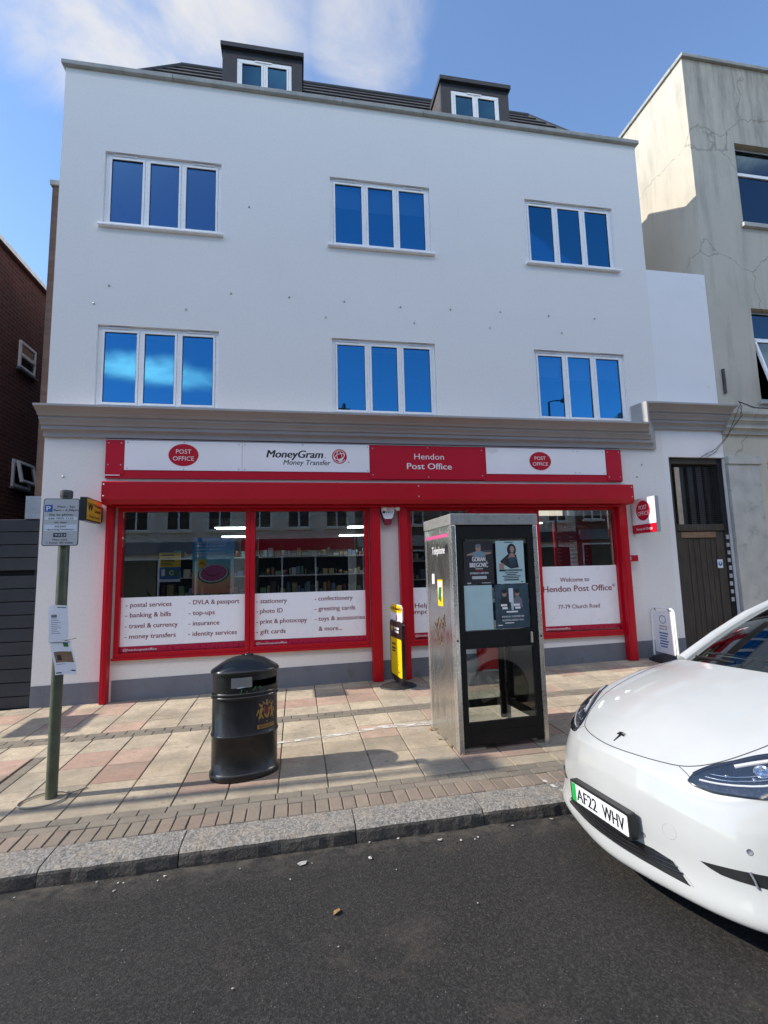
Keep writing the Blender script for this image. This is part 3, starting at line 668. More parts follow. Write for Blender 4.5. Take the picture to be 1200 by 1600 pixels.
def shopwin(x0, x1, z0, z1, f=0.07, name='shop_window'):
    w_ = MB(); y0_, y1_ = 7.955, 8.06
    w_.box(x0, x1, y0_, y1_, z0, z0 + .085, 'red'); w_.box(x0, x1, y0_, y1_, z1 - .06, z1, 'red'); w_.box(x0, x0 + f, y0_, y1_, z0 + .085, z1 - .06, 'red'); w_.box(x1 - f, x1, y0_, y1_, z0 + .085, z1 - .06, 'red')
    w_.box(x0 - .02, x1 + .02, 7.93, 7.96, z0 - .012, z0 + .022, 'red')
    o = w_.build(name, PO, bevel=.005)
    p = MB(); p.box(x0 + f, x1 - f, 8.028, 8.036, z0 + .085, z1 - .06, 'glass_shop'); p.build('pane', o); return o
shopwin(-2.655, -0.725, 0.552, 2.795); shopwin(-0.719, 1.155, 0.558, 2.795)
shopwin(1.805, 2.93, 0.54, 2.795); shopwin(4.10, 5.695, 0.54, 2.795)
for a, b_ in ((1.80, 2.93), (4.10, 5.70)): lw_ = MB(); lw_.box(a, b_, 8.0, 8.2, -.1, 0.535, 'render_low'); lw_.build('stall_riser', PO)
dr = MB()
dr.box(2.936, 3.02, 7.96, 8.06, .07, 2.80, 'red'); dr.box(4.012, 4.096, 7.96, 8.06, .07, 2.80, 'red'); dr.box(3.02, 4.012, 7.96, 8.06, 2.50, 2.80, 'red')
dr.box(3.03, 4.0, 7.985, 8.03, .08, .52, 'red'); dr.box(3.03, 4.0, 7.985, 8.03, 2.38, 2.49, 'red'); dr.box(3.03, 3.14, 7.985, 8.03, .52, 2.38, 'red'); dr.box(3.89, 4.0, 7.985, 8.03, .52, 2.38, 'red')
dro = dr.build('shop_door', PO, bevel=.005)
p = MB(); p.box(3.14, 3.89, 8.0, 8.008, .52, 2.38, 'glass_shop'); p.build('pane', dro)
h = MB(); h.tube([(3.2, 7.985, 1.0), (3.2, 7.93, 1.0), (3.2, 7.93, 1.4), (3.2, 7.985, 1.4)], .014, 'steel_post', 8); h.build('handle', dro)
# room behind the shop windows
ir = MB(); room_box(ir, -3.5, 6.6, 0.05, 2.66, 8.221, 17.0, 'interior'); ir.build('shop_room', PO)

# ---- the old doorway in the side wall
od = MB(); T0 = DOORW
room_box(od, 6.885, 8.07, 0.0, 3.74, 8.221, 9.0, 'dark'); od.build('doorway_void', PO)
sd = MB()
sd.box(6.882, 6.975, 8.06, 8.15, .10, 3.73, 'wood'); sd.box(7.975, 8.088, 8.06, 8.15, .10, 3.73, 'dark'); sd.box(6.975, 7.975, 8.05, 8.16, 2.34, 2.47, 'wood'); sd.box(6.975, 7.975, 8.06, 8.15, 3.62, 3.73, 'wood')
sdf = sd.build('door_frame', PO, bevel=.01)
dl = MB()
for i in range(8):
    a = 6.985 + .122 * i; rr = random.uniform(-.006, .006)
    dl.box(a + .003, a + .118, 8.10 + rr, 8.135 + rr, .13, 2.23, 'wood')
    dl.box(a + .1, a + .128, 8.09 + rr, 8.10, .13, 2.2, 'wood')
dl.box(6.98, 7.09, 8.075, 8.10, .13, 2.33, 'wood'); dl.box(7.80, 7.97, 8.075, 8.10, .13, 2.33, 'wood')
dlo = dl.build('door', PO, bevel=.004)
k = MB(); k.box(7.06, 7.80, 8.07, 8.105, 2.215, 2.325, 'wood_pale'); k.build('top_rail', dlo, bevel=.004)
k = MB(); k.box(7.775, 7.885, 8.066, 8.075, 1.64, 1.80, 'sign_white'); blob(k, FRONT(8.065), 7.83, 1.72, .042, .042, 0, 'blue'); blob(k, FRONT(8.0645), 7.83, 1.735, .016, .02, 0, 'sign_white'); k.build('notice', dlo)
gr = MB()
for i in range(26): gr.tube([(7.0 + .038 * i, 8.10, 2.48), (7.0 + .038 * i, 8.10, 3.61)], .0022, 'slate', 5)
for i in range(30): gr.tube([(6.98, 8.104, 2.50 + .038 * i), (7.97, 8.104, 2.50 + .038 * i)], .0022, 'slate', 5)
for i, xx in enumerate((7.22, 7.42, 7.62, 7.80)): gr.box(xx, xx + .11, 8.19, 8.21, 2.47, 3.60, 'black_metal')
gr.build('mesh_grille', sdf)
pt = MB(); pt.box(7.055, 7.155, 8.085, 8.098, 2.46, 3.56, 'lath', T=Matrix.Translation((0, 0, 0))); pt.build('loose_plank', sdf)
for i in range(9):
    tI = MB(); zz = 1.02 + i * .145; o_ = random.uniform(-.012, .012); tI.box(7.995 + o_, 8.05 + o_, 8.045, 8.059, zz, zz + random.uniform(.07, .095), 'sign_grey'); tI.build('tile', sdf)

# ------------------------------------------------------------------ neighbours
RB = thing('stucco_building', 'aged cream stucco building on the right with stained cracked front', 'building', (9.5, 8, .15), world=True)
NW = [(9.17, 11.4, 8.72, 10.58), (9.10, 11.4, 4.92, 6.86), (9.06, 12.2, 1.55, 3.66)]
nb = MB(); wall_holes(nb, 8.1, 16, -.3, 12.42, NW, 8.003, 8.25, 'stucco_old')
nb.faces([(8.1, 8.25, -.3), (8.1, 20, -.3), (8.1, 20, 12.42), (8.1, 8.25, 12.42)], [(0, 1, 2, 3)], 'stucco_old')
nb.faces([(8.1, 8.25, 12.42), (16, 8.25, 12.42), (16, 20, 12.42), (8.1, 20, 12.42)], [(0, 1, 2, 3)], 'stucco_old')
nb.faces([(16, 8, -.3), (16, 20, -.3), (16, 20, 12.42), (16, 8, 12.42)], [(0, 1, 2, 3)], 'stucco_old')
nb.build('wall', RB, merge=.0005)
k = MB(); k.box(8.06, 16.05, 7.94, 8.26, 12.42, 12.50, 'coping'); k.box(8.055, 8.30, 8.262, 20, 12.42, 12.50, 'coping'); k.build('coping', RB, bevel=.01)
cnn = MB(); vs = []
for xx in (8.108, 16):
    for d, h in [(0, 0), (.05, 0), (.06, .06), (.10, .10), (.13, .10), (.13, .17), (.17, .22), (.20, .23), (.20, .29), (.27, .34), (.27, .39), (0, .43)]: vs.append((xx, 8.002 - d, 4.20 + h))
cnn.faces(vs, [(k_, 12 + k_, 13 + k_, k_ + 1) for k_ in range(11)] + [tuple(range(12))], 'stucco_trim'); cnn.build('cornice', RB)
ps = MB(); ps.box(8.098, 8.80, 7.93, 8.0, .0, 3.60, 'stucco_trim'); ps.box(8.085, 8.84, 7.90, 8.0, 3.60, 3.76, 'stucco_trim'); ps.build('pilaster', RB, bevel=.01)
for i, (a, b_, c, d) in enumerate(NW):
    w_ = MB(); y = 8.12
    w_.box(a, b_, y, y + .06, c, c + .06, 'alu'); w_.box(a, b_, y, y + .06, d - .05, d, 'alu'); w_.box(a, a + .05, y, y + .06, c + .06, d - .05, 'alu'); w_.box(b_ - .05, b_, y, y + .06, c + .06, d - .05, 'alu')
    tz = d - (.62 if i < 2 else .50)
    w_.box(a + .05, b_ - .05, y - .01, y + .055, tz - .035, tz + .035, 'upvc'); w_.box((a + b_) / 2 - .04, (a + b_) / 2 + .04, y - .005, y + .05, c + .06, tz - .036, 'upvc')
    wo = w_.build('window', RB, bevel=.004)
    p = MB(); p.box(a + .05, b_ - .05, y + .02, y + .026, c + .06, d - .05, 'glass_old'); p.build('pane', wo)
    s = MB(); s.box(a - .06, b_ + .06, 7.93, y, c - .09, c - .003, 'stucco_trim'); s.build('sill', wo, bevel=.008)
    bk = MB(); room_box(bk, a - .2, b_ + .2, c - .2, d + .2, 8.252, 9.8); bk.build('room', wo)
    if i == 1:
        c_ = MB(); Tt = Matrix.Translation((a + .06, y - .01, tz - .04)) @ Matrix.Rotation(R(-14), 4, 'X')
        ln = tz - c - .12
        for (q0, q1, q2, q3) in ((0, .98, -ln, -ln + .05), (0, .98, -.05, 0), (0, .05, -ln, 0), (.93, .98, -ln, 0)): c_.box(q0, q1, -.05, 0, q2, q3, 'upvc', T=Tt)
        c_.build('open_sash', wo, bevel=.004)
        g_ = MB(); g_.box(.05, .93, -.03, -.024, -ln + .05, -.05, 'glass_old', T=Tt); g_.build('sash_pane', wo)
br_ = MB(); br_.box(8.24, 8.29, 7.96, 8.002, 5.02, 5.52, 'slate'); br_.build('iron_bracket', RB, bevel=.008)
cab = MB(); random.seed(3)
cab.tube([(8.08, 7.56, 4.72), (8.14, 7.55, 4.60), (8.12, 7.6, 4.40), (8.02, 7.9, 4.05), (7.9, 7.97, 3.90), (7.68, 7.98, 3.80), (7.5, 7.985, 3.70)], .006, 'rubber', 6)
cab.tube([(8.14, 7.57, 4.68), (8.06, 7.85, 4.1), (7.88, 7.985, 3.83), (7.62, 7.985, 3.71)], .005, 'rubber', 6)
cab.tube([(8.1, 7.56, 4.70), (8.6, 7.72, 4.655), (9.4, 7.72, 4.65), (11, 7.72, 4.66)], .011, 'rubber', 6)
cab.tube([(8.26, 7.7, 4.66), (8.30, 7.71, 4.5), (8.28, 7.9, 4.33)], .005, 'rubber', 6)
tag(cab.build('hanging_cable', off=(8.1, 7.8, 4.3)), 'loose black cables drooping over the cornice beside the old doorway', 'cable')

LB = thing('brick_building', 'dark red brick building across the narrow alley on the left', 'building', (-8, 10, 0), world=True)
lb = MB()
lb.box(-14, -5.0, 8.4, 24, -.5, 7.50, 'brick_red'); lb.build('wall', LB)
k = MB(); k.box(-14, -5.002, 8.388, 8.399, -.5, 7.499, 'brick_redx'); k.build('front_wall', LB)
k = MB(); k.box(-14.05, -4.93, 8.33, 24.05, 7.50, 7.585, 'alu'); k.build('coping', LB)
def side_window(y0, y1, z0, z1, open_=False):
    f = MB(); X = -5.0
    for (a, b_, c, d) in ((y0, y1, z0, z0 + .06), (y0, y1, z1 - .05, z1), (y0, y0 + .05, z0 + .06, z1 - .05), (y1 - .05, y1, z0 + .06, z1 - .05)): f.box(X, X + .04, a, b_, c, d, 'upvc')
    zm = z0 + (z1 - z0) * .5
    if not open_: f.box(X, X + .05, y0 + .05, y1 - .05, zm - .03, zm + .03, 'upvc')
    f.box(X + .001, X + .07, y0 - .04, y1 + .06, z0 - .045, z0, 'plinth')
    fo = f.build('window', LB, bevel=.004)
    p = MB(); p.box(X + .012, X + .018, y0 + .05, y1 - .05, z0 + .06, z1 - .05, 'glass_shop')
    p.build('pane', fo)
    bk = MB(); bk.box(X + .002, X + .008, y0 + .05, y1 - .05, z0 + .06, z1 - .05, 'blind' if not open_ else 'dark'); bk.build('curtain', fo)
    if open_:
        T = Matrix.Translation((X + .05, (y0 + y1) / 2, z1 - .03)) @ Matrix.Rotation(R(-12), 4, 'Y'); s = MB(); w2 = (y1 - y0) / 2 - .03; hh = z1 - z0 - .1
        for (a, b_, c, d) in ((-w2, w2, -hh, -hh + .05), (-w2, w2, -.05, 0), (-w2, -w2 + .05, -hh + .05, -.05), (w2 - .05, w2, -hh + .05, -.05)): s.box(0, .05, a, b_, c, d, 'upvc', T=T)
        s.box(.02, .026, -w2 + .05, w2 - .05, -hh + .05, -.05, 'glass_shop', T=T); s.build('open_sash', fo, bevel=.004)
side_window(9.60, 10.15, 5.60, 6.12); side_window(9.62, 10.22, 3.40, 3.90, True)
gt = thing('alley_gate', 'charcoal board gate closing the alley left of the white building', 'gate', (-4.4, 8.1, 0), world=True)
zt = 2.635; i = 0
while zt > 0.05:
    hgt = .19; g = MB(); g.box(-5.0, -3.745, 8.06 + .004 * (i % 2), 8.09, max(-.06, zt - hgt + .012), zt, 'gate')
    if i == 3: zt -= .07
    g.build('board', gt, bevel=.005); zt -= hgt; i += 1
g = MB(); g.box(-4.99, -4.93, 8.092, 8.15, -.1, 2.6, 'gate'); g.box(-3.81, -3.747, 8.092, 8.15, -.1, 2.6, 'gate'); g.box(-5.0, -3.745, 8.13, 8.15, -.1, 2.45, 'dark'); g.build('gate_post', gt)
mb_ = MB(); mb_.box(-3.955, -3.75, 8.03, 8.14, 2.64, 2.98, 'alu'); tag(mb_.build('meter_box', off=(-3.85, 8.1, 2.64)), 'small grey box above the alley gate behind the parking sign', 'box')
ab = MB(); ab.box(-5.0, -3.9, 15.5, 15.8, -.3, 6.4, 'brick_redx'); tag(ab.build('alley_wall', off=(-4.4, 15.5, 0)), 'brick wall closing the far end of the dark alley', 'wall')
# projecting sign further left throws its shadow on the paving
sg = thing('hanging_sign', 'projecting sign box on the brick building left of the gate', 'sign', (-6.4, 8.3, 2.6), world=True)
k = MB(); k.box(-6.55, -6.35, 6.80, 7.55, 2.42, 2.95, 'black_metal'); k.build('sign_box', sg, bevel=.01)
k = MB(); k.box(-6.48, -6.42, 7.55, 8.40, 2.6, 2.66, 'black_metal'); k.build('bracket', sg)

# terrace across the street (seen in the glass)
def far_house(x0, x1, hgt, wallm, label, wins, seed):
    b0 = thing('terraced_house', label, 'building', ((x0 + x1) / 2, -11, 0), world=True)
    base = 0.0165 * (x0 + x1) / 2
    holes = []; W2 = (x1 - x0) / wins
    for fl in range(1, 3):
        zc_ = base + 1.2 + 2.95 * fl
        for k in range(wins):
            cx = x0 + W2 * (k + .5); holes.append((cx - .62, cx + .62, zc_, zc_ + 1.55))
    shop = (x0 + .35, x1 - .35, base + .5, base + 2.75)
    w_ = MB(); T = Matrix(((-1, 0, 0, x0 + x1), (0, -1, 0, -22), (0, 0, 1, 0), (0, 0, 0, 1)))
    mir = lambda h: (x0 + x1 - h[1], x0 + x1 - h[0], h[2], h[3])
    wall_holes(w_, x0, x1, base - .4, base + hgt, [mir(h) for h in holes + [shop]], -11, -10.8, wallm, T=T)
    w_.box(x0, x1, -19, -11.2, base - .4, base + hgt - .3, wallm); w_.build('wall', b0, merge=.0005)
    for h in holes:
        f = MB(); f.box(h[0], h[1], -11.1, -11.04, h[2], h[2] + .07, 'upvc'); f.box(h[0], h[1], -11.1, -11.04, h[3] - .07, h[3], 'upvc')
        for xx in (h[0], (h[0] + h[1]) / 2 - .04, h[1] - .08): f.box(xx, xx + .08, -11.1, -11.04, h[2] + .07, h[3] - .07, 'upvc')
        f.box(h[0] - .1, h[1] + .1, -11.0, -10.88, h[2] - .12, h[2] - .002, 'opposite_cream'); fo = f.build('window', b0)
        g = MB(); g.box(h[0] + .07, h[1] - .07, -11.085, -11.075, h[2] + .07, h[3] - .07, 'dark'); g.build('pane', fo)
    s = MB(); s.box(shop[0], shop[1], -11.1, -11.02, shop[2], shop[2] + .1, 'upvc'); s.box(shop[0], shop[1], -11.1, -11.02, shop[3] - .1, shop[3], 'upvc')
    for k in range(4): xx = shop[0] + (shop[1] - shop[0] - .09) * k / 3; s.box(xx, xx + .09, -11.1, -11.02, shop[2] + .1, shop[3] - .1, 'upvc')
    so = s.build('shopfront', b0)
    g = MB(); g.box(shop[0] + .09, shop[1] - .09, -11.09, -11.08, shop[2] + .1, shop[3] - .1, 'dark'); g.build('pane', so)
    fa = MB(); fa.box(x0 + .1, x1 - .1, -10.97, -10.78, base + 2.95, base + 3.55, ('plinth', 'red_panel', 'cornice', 'gate')[seed % 4]); fa.build('fascia', b0)
    rr = MB(); rr.prism([(-10.75, base + hgt - .1), (-10.75, base + hgt + .05), (-14.5, base + hgt + 2.0), (-19, base + hgt), (-19, base + hgt - .1)], x0, x1, 'slate', ax='x'); ro = rr.build('roof', b0)
    ch = MB(); ch.box(x1 - .8, x1 - .1, -15, -14, base + hgt + 1.2, base + hgt + 3.0, 'brick_redx')
    for q in range(3): ch.lathe([(.11, base + hgt + 3.0), (.09, base + hgt + 3.35)], 'brick_redx', 10, T=Matrix.Translation((x1 - .45, -14.8 + .3 * q, 0)))
    ch.build('chimney', ro)
far_house(-23.6, -16.51, 8.8, 'brick_brown', 'brown brick terraced house at the far left end of the opposite row', 3, 2)
far_house(16.51, 23.6, 8.7, 'brick_redx', 'red brick terraced house at the far right end of the opposite row', 3, 0)
far_house(23.61, 31, 8.5, 'opposite_cream', 'cream end house past the red brick one in the opposite row', 3, 3)
far_house(-16.5, -9.2, 8.6, 'brick_redx', 'red brick terraced house opposite with dark plain fascia beside the cream house', 3, 0)
far_house(-9.19, -3.0, 8.9, 'opposite_cream', 'cream terraced house opposite with dark blue shop fascia', 3, 0)
far_house(-2.99, 3.2, 8.7, 'opposite_cream', 'cream terraced house opposite with a red shop fascia', 3, 1)
far_house(3.21, 9.8, 8.8, 'brick_brown', 'brown brick terraced house opposite with grey fascia', 3, 2)
far_house(9.81, 16.5, 8.6, 'opposite_cream', 'cream terraced house opposite with charcoal fascia beside the brown brick house', 3, 3)

def lamp_column(x, y, z0, hgt, arm, label):
    t = thing('street_lamp', label, 'street lamp', (x, y, z0))
    p = MB(); p.tube([(0, 0, -.2), (0, 0, 1.1)], .09, 'black_metal', 14); p.tube([(0, 0, 1.1), (0, 0, 1.25)], [.09, .06], 'black_metal', 14); p.tube([(0, 0, 1.25), (0, 0, hgt)], .055, 'black_metal', 12); p.build('column', t, off=(0, 0, 0))
    a = MB(); a.tube([(0, 0, hgt), (arm * .4, 0, hgt + .12), (arm, 0, hgt + .15)], .035, 'black_metal', 10); a.build('arm', t, off=(0, 0, 0))
    e = math.copysign(1, arm); h = MB(); h.prism([(arm - .05 * e, hgt + .08), (arm, hgt + .30), (arm + .45 * e, hgt + .27), (arm + .55 * e, hgt + .08)], -.19, .19, 'black_metal'); h.build('lamp_head', t, off=(0, 0, 0), bevel=.02)
lamp_column(-9.3, 4.90, zp(-9.3, 4.88), 8.1, .45, 'tall dark street lamp beside the kerb far left of the gate')
lamp_column(14.0, -8.8, .25, 10.7, .9, 'dark street lamp on the opposite pavement with an angled head')
# ------------------------------------------------------------------ signs on the shopfront
def oval_logo(mb, T, cx, cy, rx, ry, z):
    blob(mb, T, cx, cy, rx * 1.04, ry * 1.04, z, 'ink_white', 40); blob(mb, T, cx, cy, rx, ry, z + .0012, 'red_panel', 40)
    text(mb, 'POST', 'ink_white', T @ Matrix.Translation((0, 0, z + .0024)), cx, cy + ry * .13, ry * .40, rx * 1.02, 'c', -.006)
    text(mb, 'OFFICE', 'ink_white', T @ Matrix.Translation((0, 0, z + .0024)), cx, cy - ry * .50, ry * .40, rx * 1.40, 'c', -.006)
FS = thing('fascia_sign', 'long red and white fascia sign screwed above the shutter box', 'sign', (1.5, 7.95, 3.26), world=True)
k = MB(); k.box(-2.86, 5.845, 7.955, 7.999, 3.245, 3.845, 'red_panel'); k.box(-2.86, 5.845, 7.948, 7.9545, 3.84, 3.852, 'alu'); k.build('backing_board', FS, bevel=.003)
k = MB(); k.box(-2.86, 5.845, 7.90, 7.999, 3.165, 3.195, 'cornice'); k.build('flashing', FS)
def screws(parent, pts, y):
    for x, z in pts:
        s = MB(); s.lathe([(0, .005), (.008, .004), (.011, 0)], 'alu', 8, T=plane((x, y, z), (1, 0, 0), (0, 0, 1))); s.build('screw', parent)
def panel(x0, x1, z0, z1, m, y=7.944):
    k = MB(); k.box(x0, x1, y, 7.9545, z0, z1, m); return k.build('sign_panel', FS, bevel=.002)
e1 = panel(-2.86, -2.60, 3.30, 3.838, 'red_panel', 7.940); screws(e1, [(-2.82, 3.79), (-2.64, 3.79), (-2.82, 3.45), (-2.64, 3.45)], 7.940)
k = MB(); k.box(-2.865, -2.65, 7.938, 7.956, 3.283, 3.297, 'ink_white'); k.build('trim', FS)
a1 = panel(-2.592, -0.855, 3.372, 3.836, 'white_panel'); a2 = panel(-0.851, 1.193, 3.372, 3.836, 'white_panel')
b1 = panel(1.20, 3.215, 3.262, 3.834, 'red_panel', 7.941); c1 = panel(3.24, 5.53, 3.368, 3.832, 'white_panel')
e2 = panel(5.54, 5.845, 3.262, 3.832, 'red_panel', 7.940)
screws(a1, [(-2.55, 3.80), (-2.55, 3.40), (-0.90, 3.80), (-0.90, 3.40), (-1.73, 3.815), (-1.73, 3.39)], 7.944); screws(a2, [(-0.81, 3.80), (-0.81, 3.40), (0.1, 3.815), (1.16, 3.80), (1.16, 3.40)], 7.944)
screws(b1, [(1.25, 3.78), (1.25, 3.33), (3.16, 3.78), (3.16, 3.33), (2.2, 3.805), (2.2, 3.30)], 7.941); screws(c1, [(4.9, 3.79), (4.98, 3.79), (4.92, 3.40), (5.0, 3.40), (5.48, 3.79), (5.48, 3.40)], 7.944); screws(e2, [(5.58, 3.79), (5.80, 3.79), (5.58, 3.33), (5.80, 3.33)], 7.940)
k = MB(); oval_logo(k, FRONT(7.9428), -1.735, 3.617, .222, .176, 0); k.build('logo', a1)
k = MB(); T = FRONT(7.9428)
text(k, 'MoneyGram', 'ink_black', T, -0.475, 3.60, .128, .90, 'l', .036, .22); text(k, '.', 'ink_black', T, .455, 3.60, .10)
text(k, 'Money Transfer', 'ink_black', T, -0.21, 3.485, .085, .76, 'l', .014, .22)
gT = FRONT(7.9422); blob(k, T, .695, 3.632, .122, .122, 0, 'red_panel', 36)
def arcband(mb, T, cx, cy, rx, ry, wd, a0, a1, rot, z, m):
    n = 18; c_, s_ = math.cos(rot), math.sin(rot); pts = []
    for sgn in (1, -1):
        for i in range(n + 1):
            a = a0 + (a1 - a0) * (i if sgn == 1 else n - i) / n; rr = 1 if sgn == 1 else 1 - wd
            px, py = math.cos(a) * rx * rr, math.sin(a) * ry * rr; pts.append(T @ Vector((cx + px * c_ - py * s_, cy + px * s_ + py * c_, z)))
    mb.faces(pts, [(i, i + 1, 2 * n - i, 2 * n + 1 - i) for i in range(n)], m)
arcband(k, gT, .695, 3.632, .105, .105, .09, 0, 5.2, .6, 0, 'ink_white'); arcband(k, gT, .695, 3.632, .098, .048, .2, 0, 6.28, .35, .0006, 'ink_white'); arcband(k, gT, .695, 3.632, .098, .045, .2, .2, 5.8, 1.75, .0012, 'ink_white')
poly(k, gT, [(.66, 3.585), (.735, 3.60), (.775, 3.635), (.745, 3.57), (.70, 3.54)], .0018, 'ink_white')
text(k, '®', 'ink_black', T, .83, 3.52, .03); k.build('logo', a2)
k = MB(); T = FRONT(7.9398); text(k, 'Hendon', 'ink_white', T, 2.22, 3.605, .105, .52, 'c', -.004); text(k, 'Post Office', 'ink_white', T, 2.22, 3.435, .108, .78, 'c', .020); k.build('lettering', b1)
k = MB(); oval_logo(k, FRONT(7.9428), 4.25, 3.605, .205, .165, 0); k.build('logo', c1)
k = MB(); blob(k, FRONT(7.9432), 3.36, 3.825, .12, .10, 0, 'ink_white', 20, math.pi, 2 * math.pi); k.build('torn_film', c1)

# window vinyl
def vinyl(x0, x1, z0, z1, label, lines, handle=None, hx=0, z00=None):
    t = thing('window_sign', label, 'sign', (x0, 8.02, z0), world=True, group='white vinyl panels on the shop windows')
    k = MB(); zb = z0 if z00 is None else z00
    k.prism([(x0, zb), (x1, z0), (x1, z1), (x0, z1)], 8.018, 8.0265, 'vinyl'); p = k.build('sheet', t)
    k = MB(); k.box(x0, x1, 8.019, 8.0265, 0.645, min(zb, z0) - .002, 'vinyl_red'); rs = k.build('red_strip', t)
    for s, x, z, h, w_, al, bd in lines: k = MB(); text(k, s, 'ink_red', FRONT(8.0165), x, z, h, w_, al, bd); k.build('lettering', p)
    if handle: k = MB(); text(k, '@hendonpostoffice', 'ink_white', FRONT(8.0175), hx, 0.662, .036, handle, 'l', .012); k.build('handle_lettering', rs)
    return t
h = .072
vinyl(-2.585, -0.795, .735, 1.443, 'white window sign listing postal services, banking and passport in the leftmost pane',
      [('- postal services', -2.52, 1.300, h, .645, 'l', .016), ('- banking & bills', -2.52, 1.150, h, .64, 'l', .016), ('- travel & currency', -2.52, .992, h, .74, 'l', .016), ('- money transfers', -2.52, .838, h, .715, 'l', .016),
       ('- DVLA & passport', -1.625, 1.308, h, .74, 'l', .016), ('- top-ups', -1.625, 1.150, h, .38, 'l', .016), ('- insurance', -1.625, .993, h, .45, 'l', .016), ('- identity services', -1.625, .838, h, .71, 'l', .016)], .47, -2.54, .728)
vinyl(-0.649, 1.085, .728, 1.443, 'white window sign listing stationery, photo ID and gift cards beside the white pier',
      [('- stationery', -.625, 1.290, h, .465, 'l', .016), ('- photo ID', -.625, 1.138, h, .40, 'l', .016), ('- print & photocopy', -.625, .978, h, .775, 'l', .016), ('- gift cards', -.625, .822, h, .445, 'l', .016),
       ('- confectionery', .275, 1.300, h, .605, 'l', .016), ('- greeting cards', .275, 1.142, h, .645, 'l', .016), ('- toys & accessories', .275, .985, h, .80, 'l', .016), ('& more...', .335, .828, h, .37, 'l', .016)], .47, -.63, .735)
vinyl(1.876, 2.858, .725, 1.455, 'white window sign partly hidden behind the phone kiosk', [('Helping', 1.905, 1.128, .078, .40, 'l', .012), ('import', 1.88, 1.028, .078, .36, 'l', .012)], .47, 1.90)
vinyl(4.172, 5.622, .725, 1.745, 'tall white window sign welcoming customers with the street address',
      [('Welcome to', 4.80, 1.475, .078, .56, 'c', .016), ('Hendon Post Office', 4.85, 1.305, .108, 1.31, 'c', .020), ('®', 5.52, 1.365, .055, None, 'l', 0), ('77-79 Church Road', 4.85, 1.012, .072, .79, 'c', .016)], .47, 4.19)

# posters behind the glass
t = thing('yellow_poster', 'small yellow and blue poster with a green flag in the leftmost shop window', 'poster', (-1.92, 8.05, 1.66), world=True)
T = FRONT(8.046); k = MB(); k.box(-2.075, -1.765, 8.046, 8.049, 1.66, 2.105, 'paper'); k.build('sheet', t)
k = MB(); card(k, T, -2.073, -1.767, 1.885, 2.103, .001, 'yellow'); card(k, T, -2.073, -1.767, 1.70, 1.884, .001, 'blue'); card(k, T, -2.073, -1.767, 1.662, 1.699, .001, 'sign_white')
poly(k, T, [(-2.04, 1.745), (-1.96, 1.76), (-1.79, 1.735), (-1.79, 1.835), (-1.95, 1.865), (-2.04, 1.85)], .002, 'green'); poly(k, T, [(-2.04, 1.745), (-1.985, 1.757), (-1.99, 1.862), (-2.04, 1.85)], .003, 'paper')
arcband(k, T, -1.89, 1.80, .036, .036, .35, .6, 5.6, .3, .003, 'paper'); blob(k, T, -1.868, 1.81, .009, .009, .004, 'paper', 8)
for i, (z, x1_) in enumerate(((2.055, -1.86), (2.005, -1.90), (1.972, -1.85), (1.94, -1.90), (1.915, -1.88))): card(k, T, -2.045, x1_, z, z + (.022 if i == 0 else .012 + .006 * (i == 2)), .002, 'ink_black')
k.build('print', t)
t = thing('insurance_poster', 'blue to orange poster with a watermelon sun hat in the leftmost shop window', 'poster', (-1.28, 8.05, 1.47), world=True)
m, nt_, b = mat('blue_to_orange_print'); v = vec(nt_); sp = nt_.nodes.new('ShaderNodeSeparateXYZ'); nt_.links.new(v, sp.inputs[0])
rp = nt_.nodes.new('ShaderNodeValToRGB'); nt_.links.new(rng(nt_, sp.outputs[2], 0.0, .855), rp.inputs[0])
rp.color_ramp.elements[0].color = (.80, .24, .14, 1); rp.color_ramp.elements[1].color = (.02, .20, .60, 1)
for pos, cc in ((.22, (.78, .42, .2, 1)), (.45, (.3, .56, .48, 1)), (.68, (.04, .42, .62, 1))): e = rp.color_ramp.elements.new(pos); e.color = cc
nt_.links.new(rp.outputs[0], b.inputs['Base Color']); b.inputs['Roughness'].default_value = .4; M['hatprint'] = m
k = MB(); k.box(-1.59, -.972, 8.046, 8.049, 1.47, 2.325, 'hatprint'); k.build('sheet', t)
k = MB()
for s, z, w_ in (('Extra protection', 2.235, .46), ('abroad with 24/7', 2.185, .46), ('doctor access', 2.135, .38)): text(k, s, 'ink_white', T @ Matrix.Translation((0, 0, .001)), -1.555, z, .034, w_, 'l', .014)
for z, w_ in ((2.095, .42), (2.070, .33), (2.045, .37)): card(k, T, -1.555, -1.555 + w_, z, z + .008, .001, 'sign_white')
blob(k, T, -1.45, 1.93, .072, .072, .001, 'yellow', 20); card(k, T, -1.485, -1.415, 1.945, 1.955, .002, 'ink_red'); card(k, T, -1.495, -1.405, 1.915, 1.93, .002, 'ink_red')
blob(k, T, -1.275, 1.765, .235, .148, .002, 'green', 36, rot=.12); blob(k, T, -1.275, 1.775, .215, .135, .003, 'paper', 36, rot=.12); blob(k, T, -1.275, 1.778, .198, .122, .004, 'pink', 36, rot=.12); blob(k, T, -1.29, 1.80, .105, .075, .006, 'ink_red', 28); blob(k, T, -1.29, 1.815, .10, .07, .007, 'pink', 28)
for i in range(13):
    a = i * .483 + .3; blob(k, T, -1.275 + math.cos(a) * .165, 1.775 + math.sin(a) * .098, .009, .011, .005, 'ink_black', 8)
arcband(k, T, -1.03, 1.56, .03, .022, .3, 0, 6.28, 0, .001, 'ink_red'); k.build('print', t)
t = thing('blue_poster', 'narrow blue poster edge showing left of the phone kiosk in the shop window', 'poster', (2.3, 8.05, 1.6), world=True)
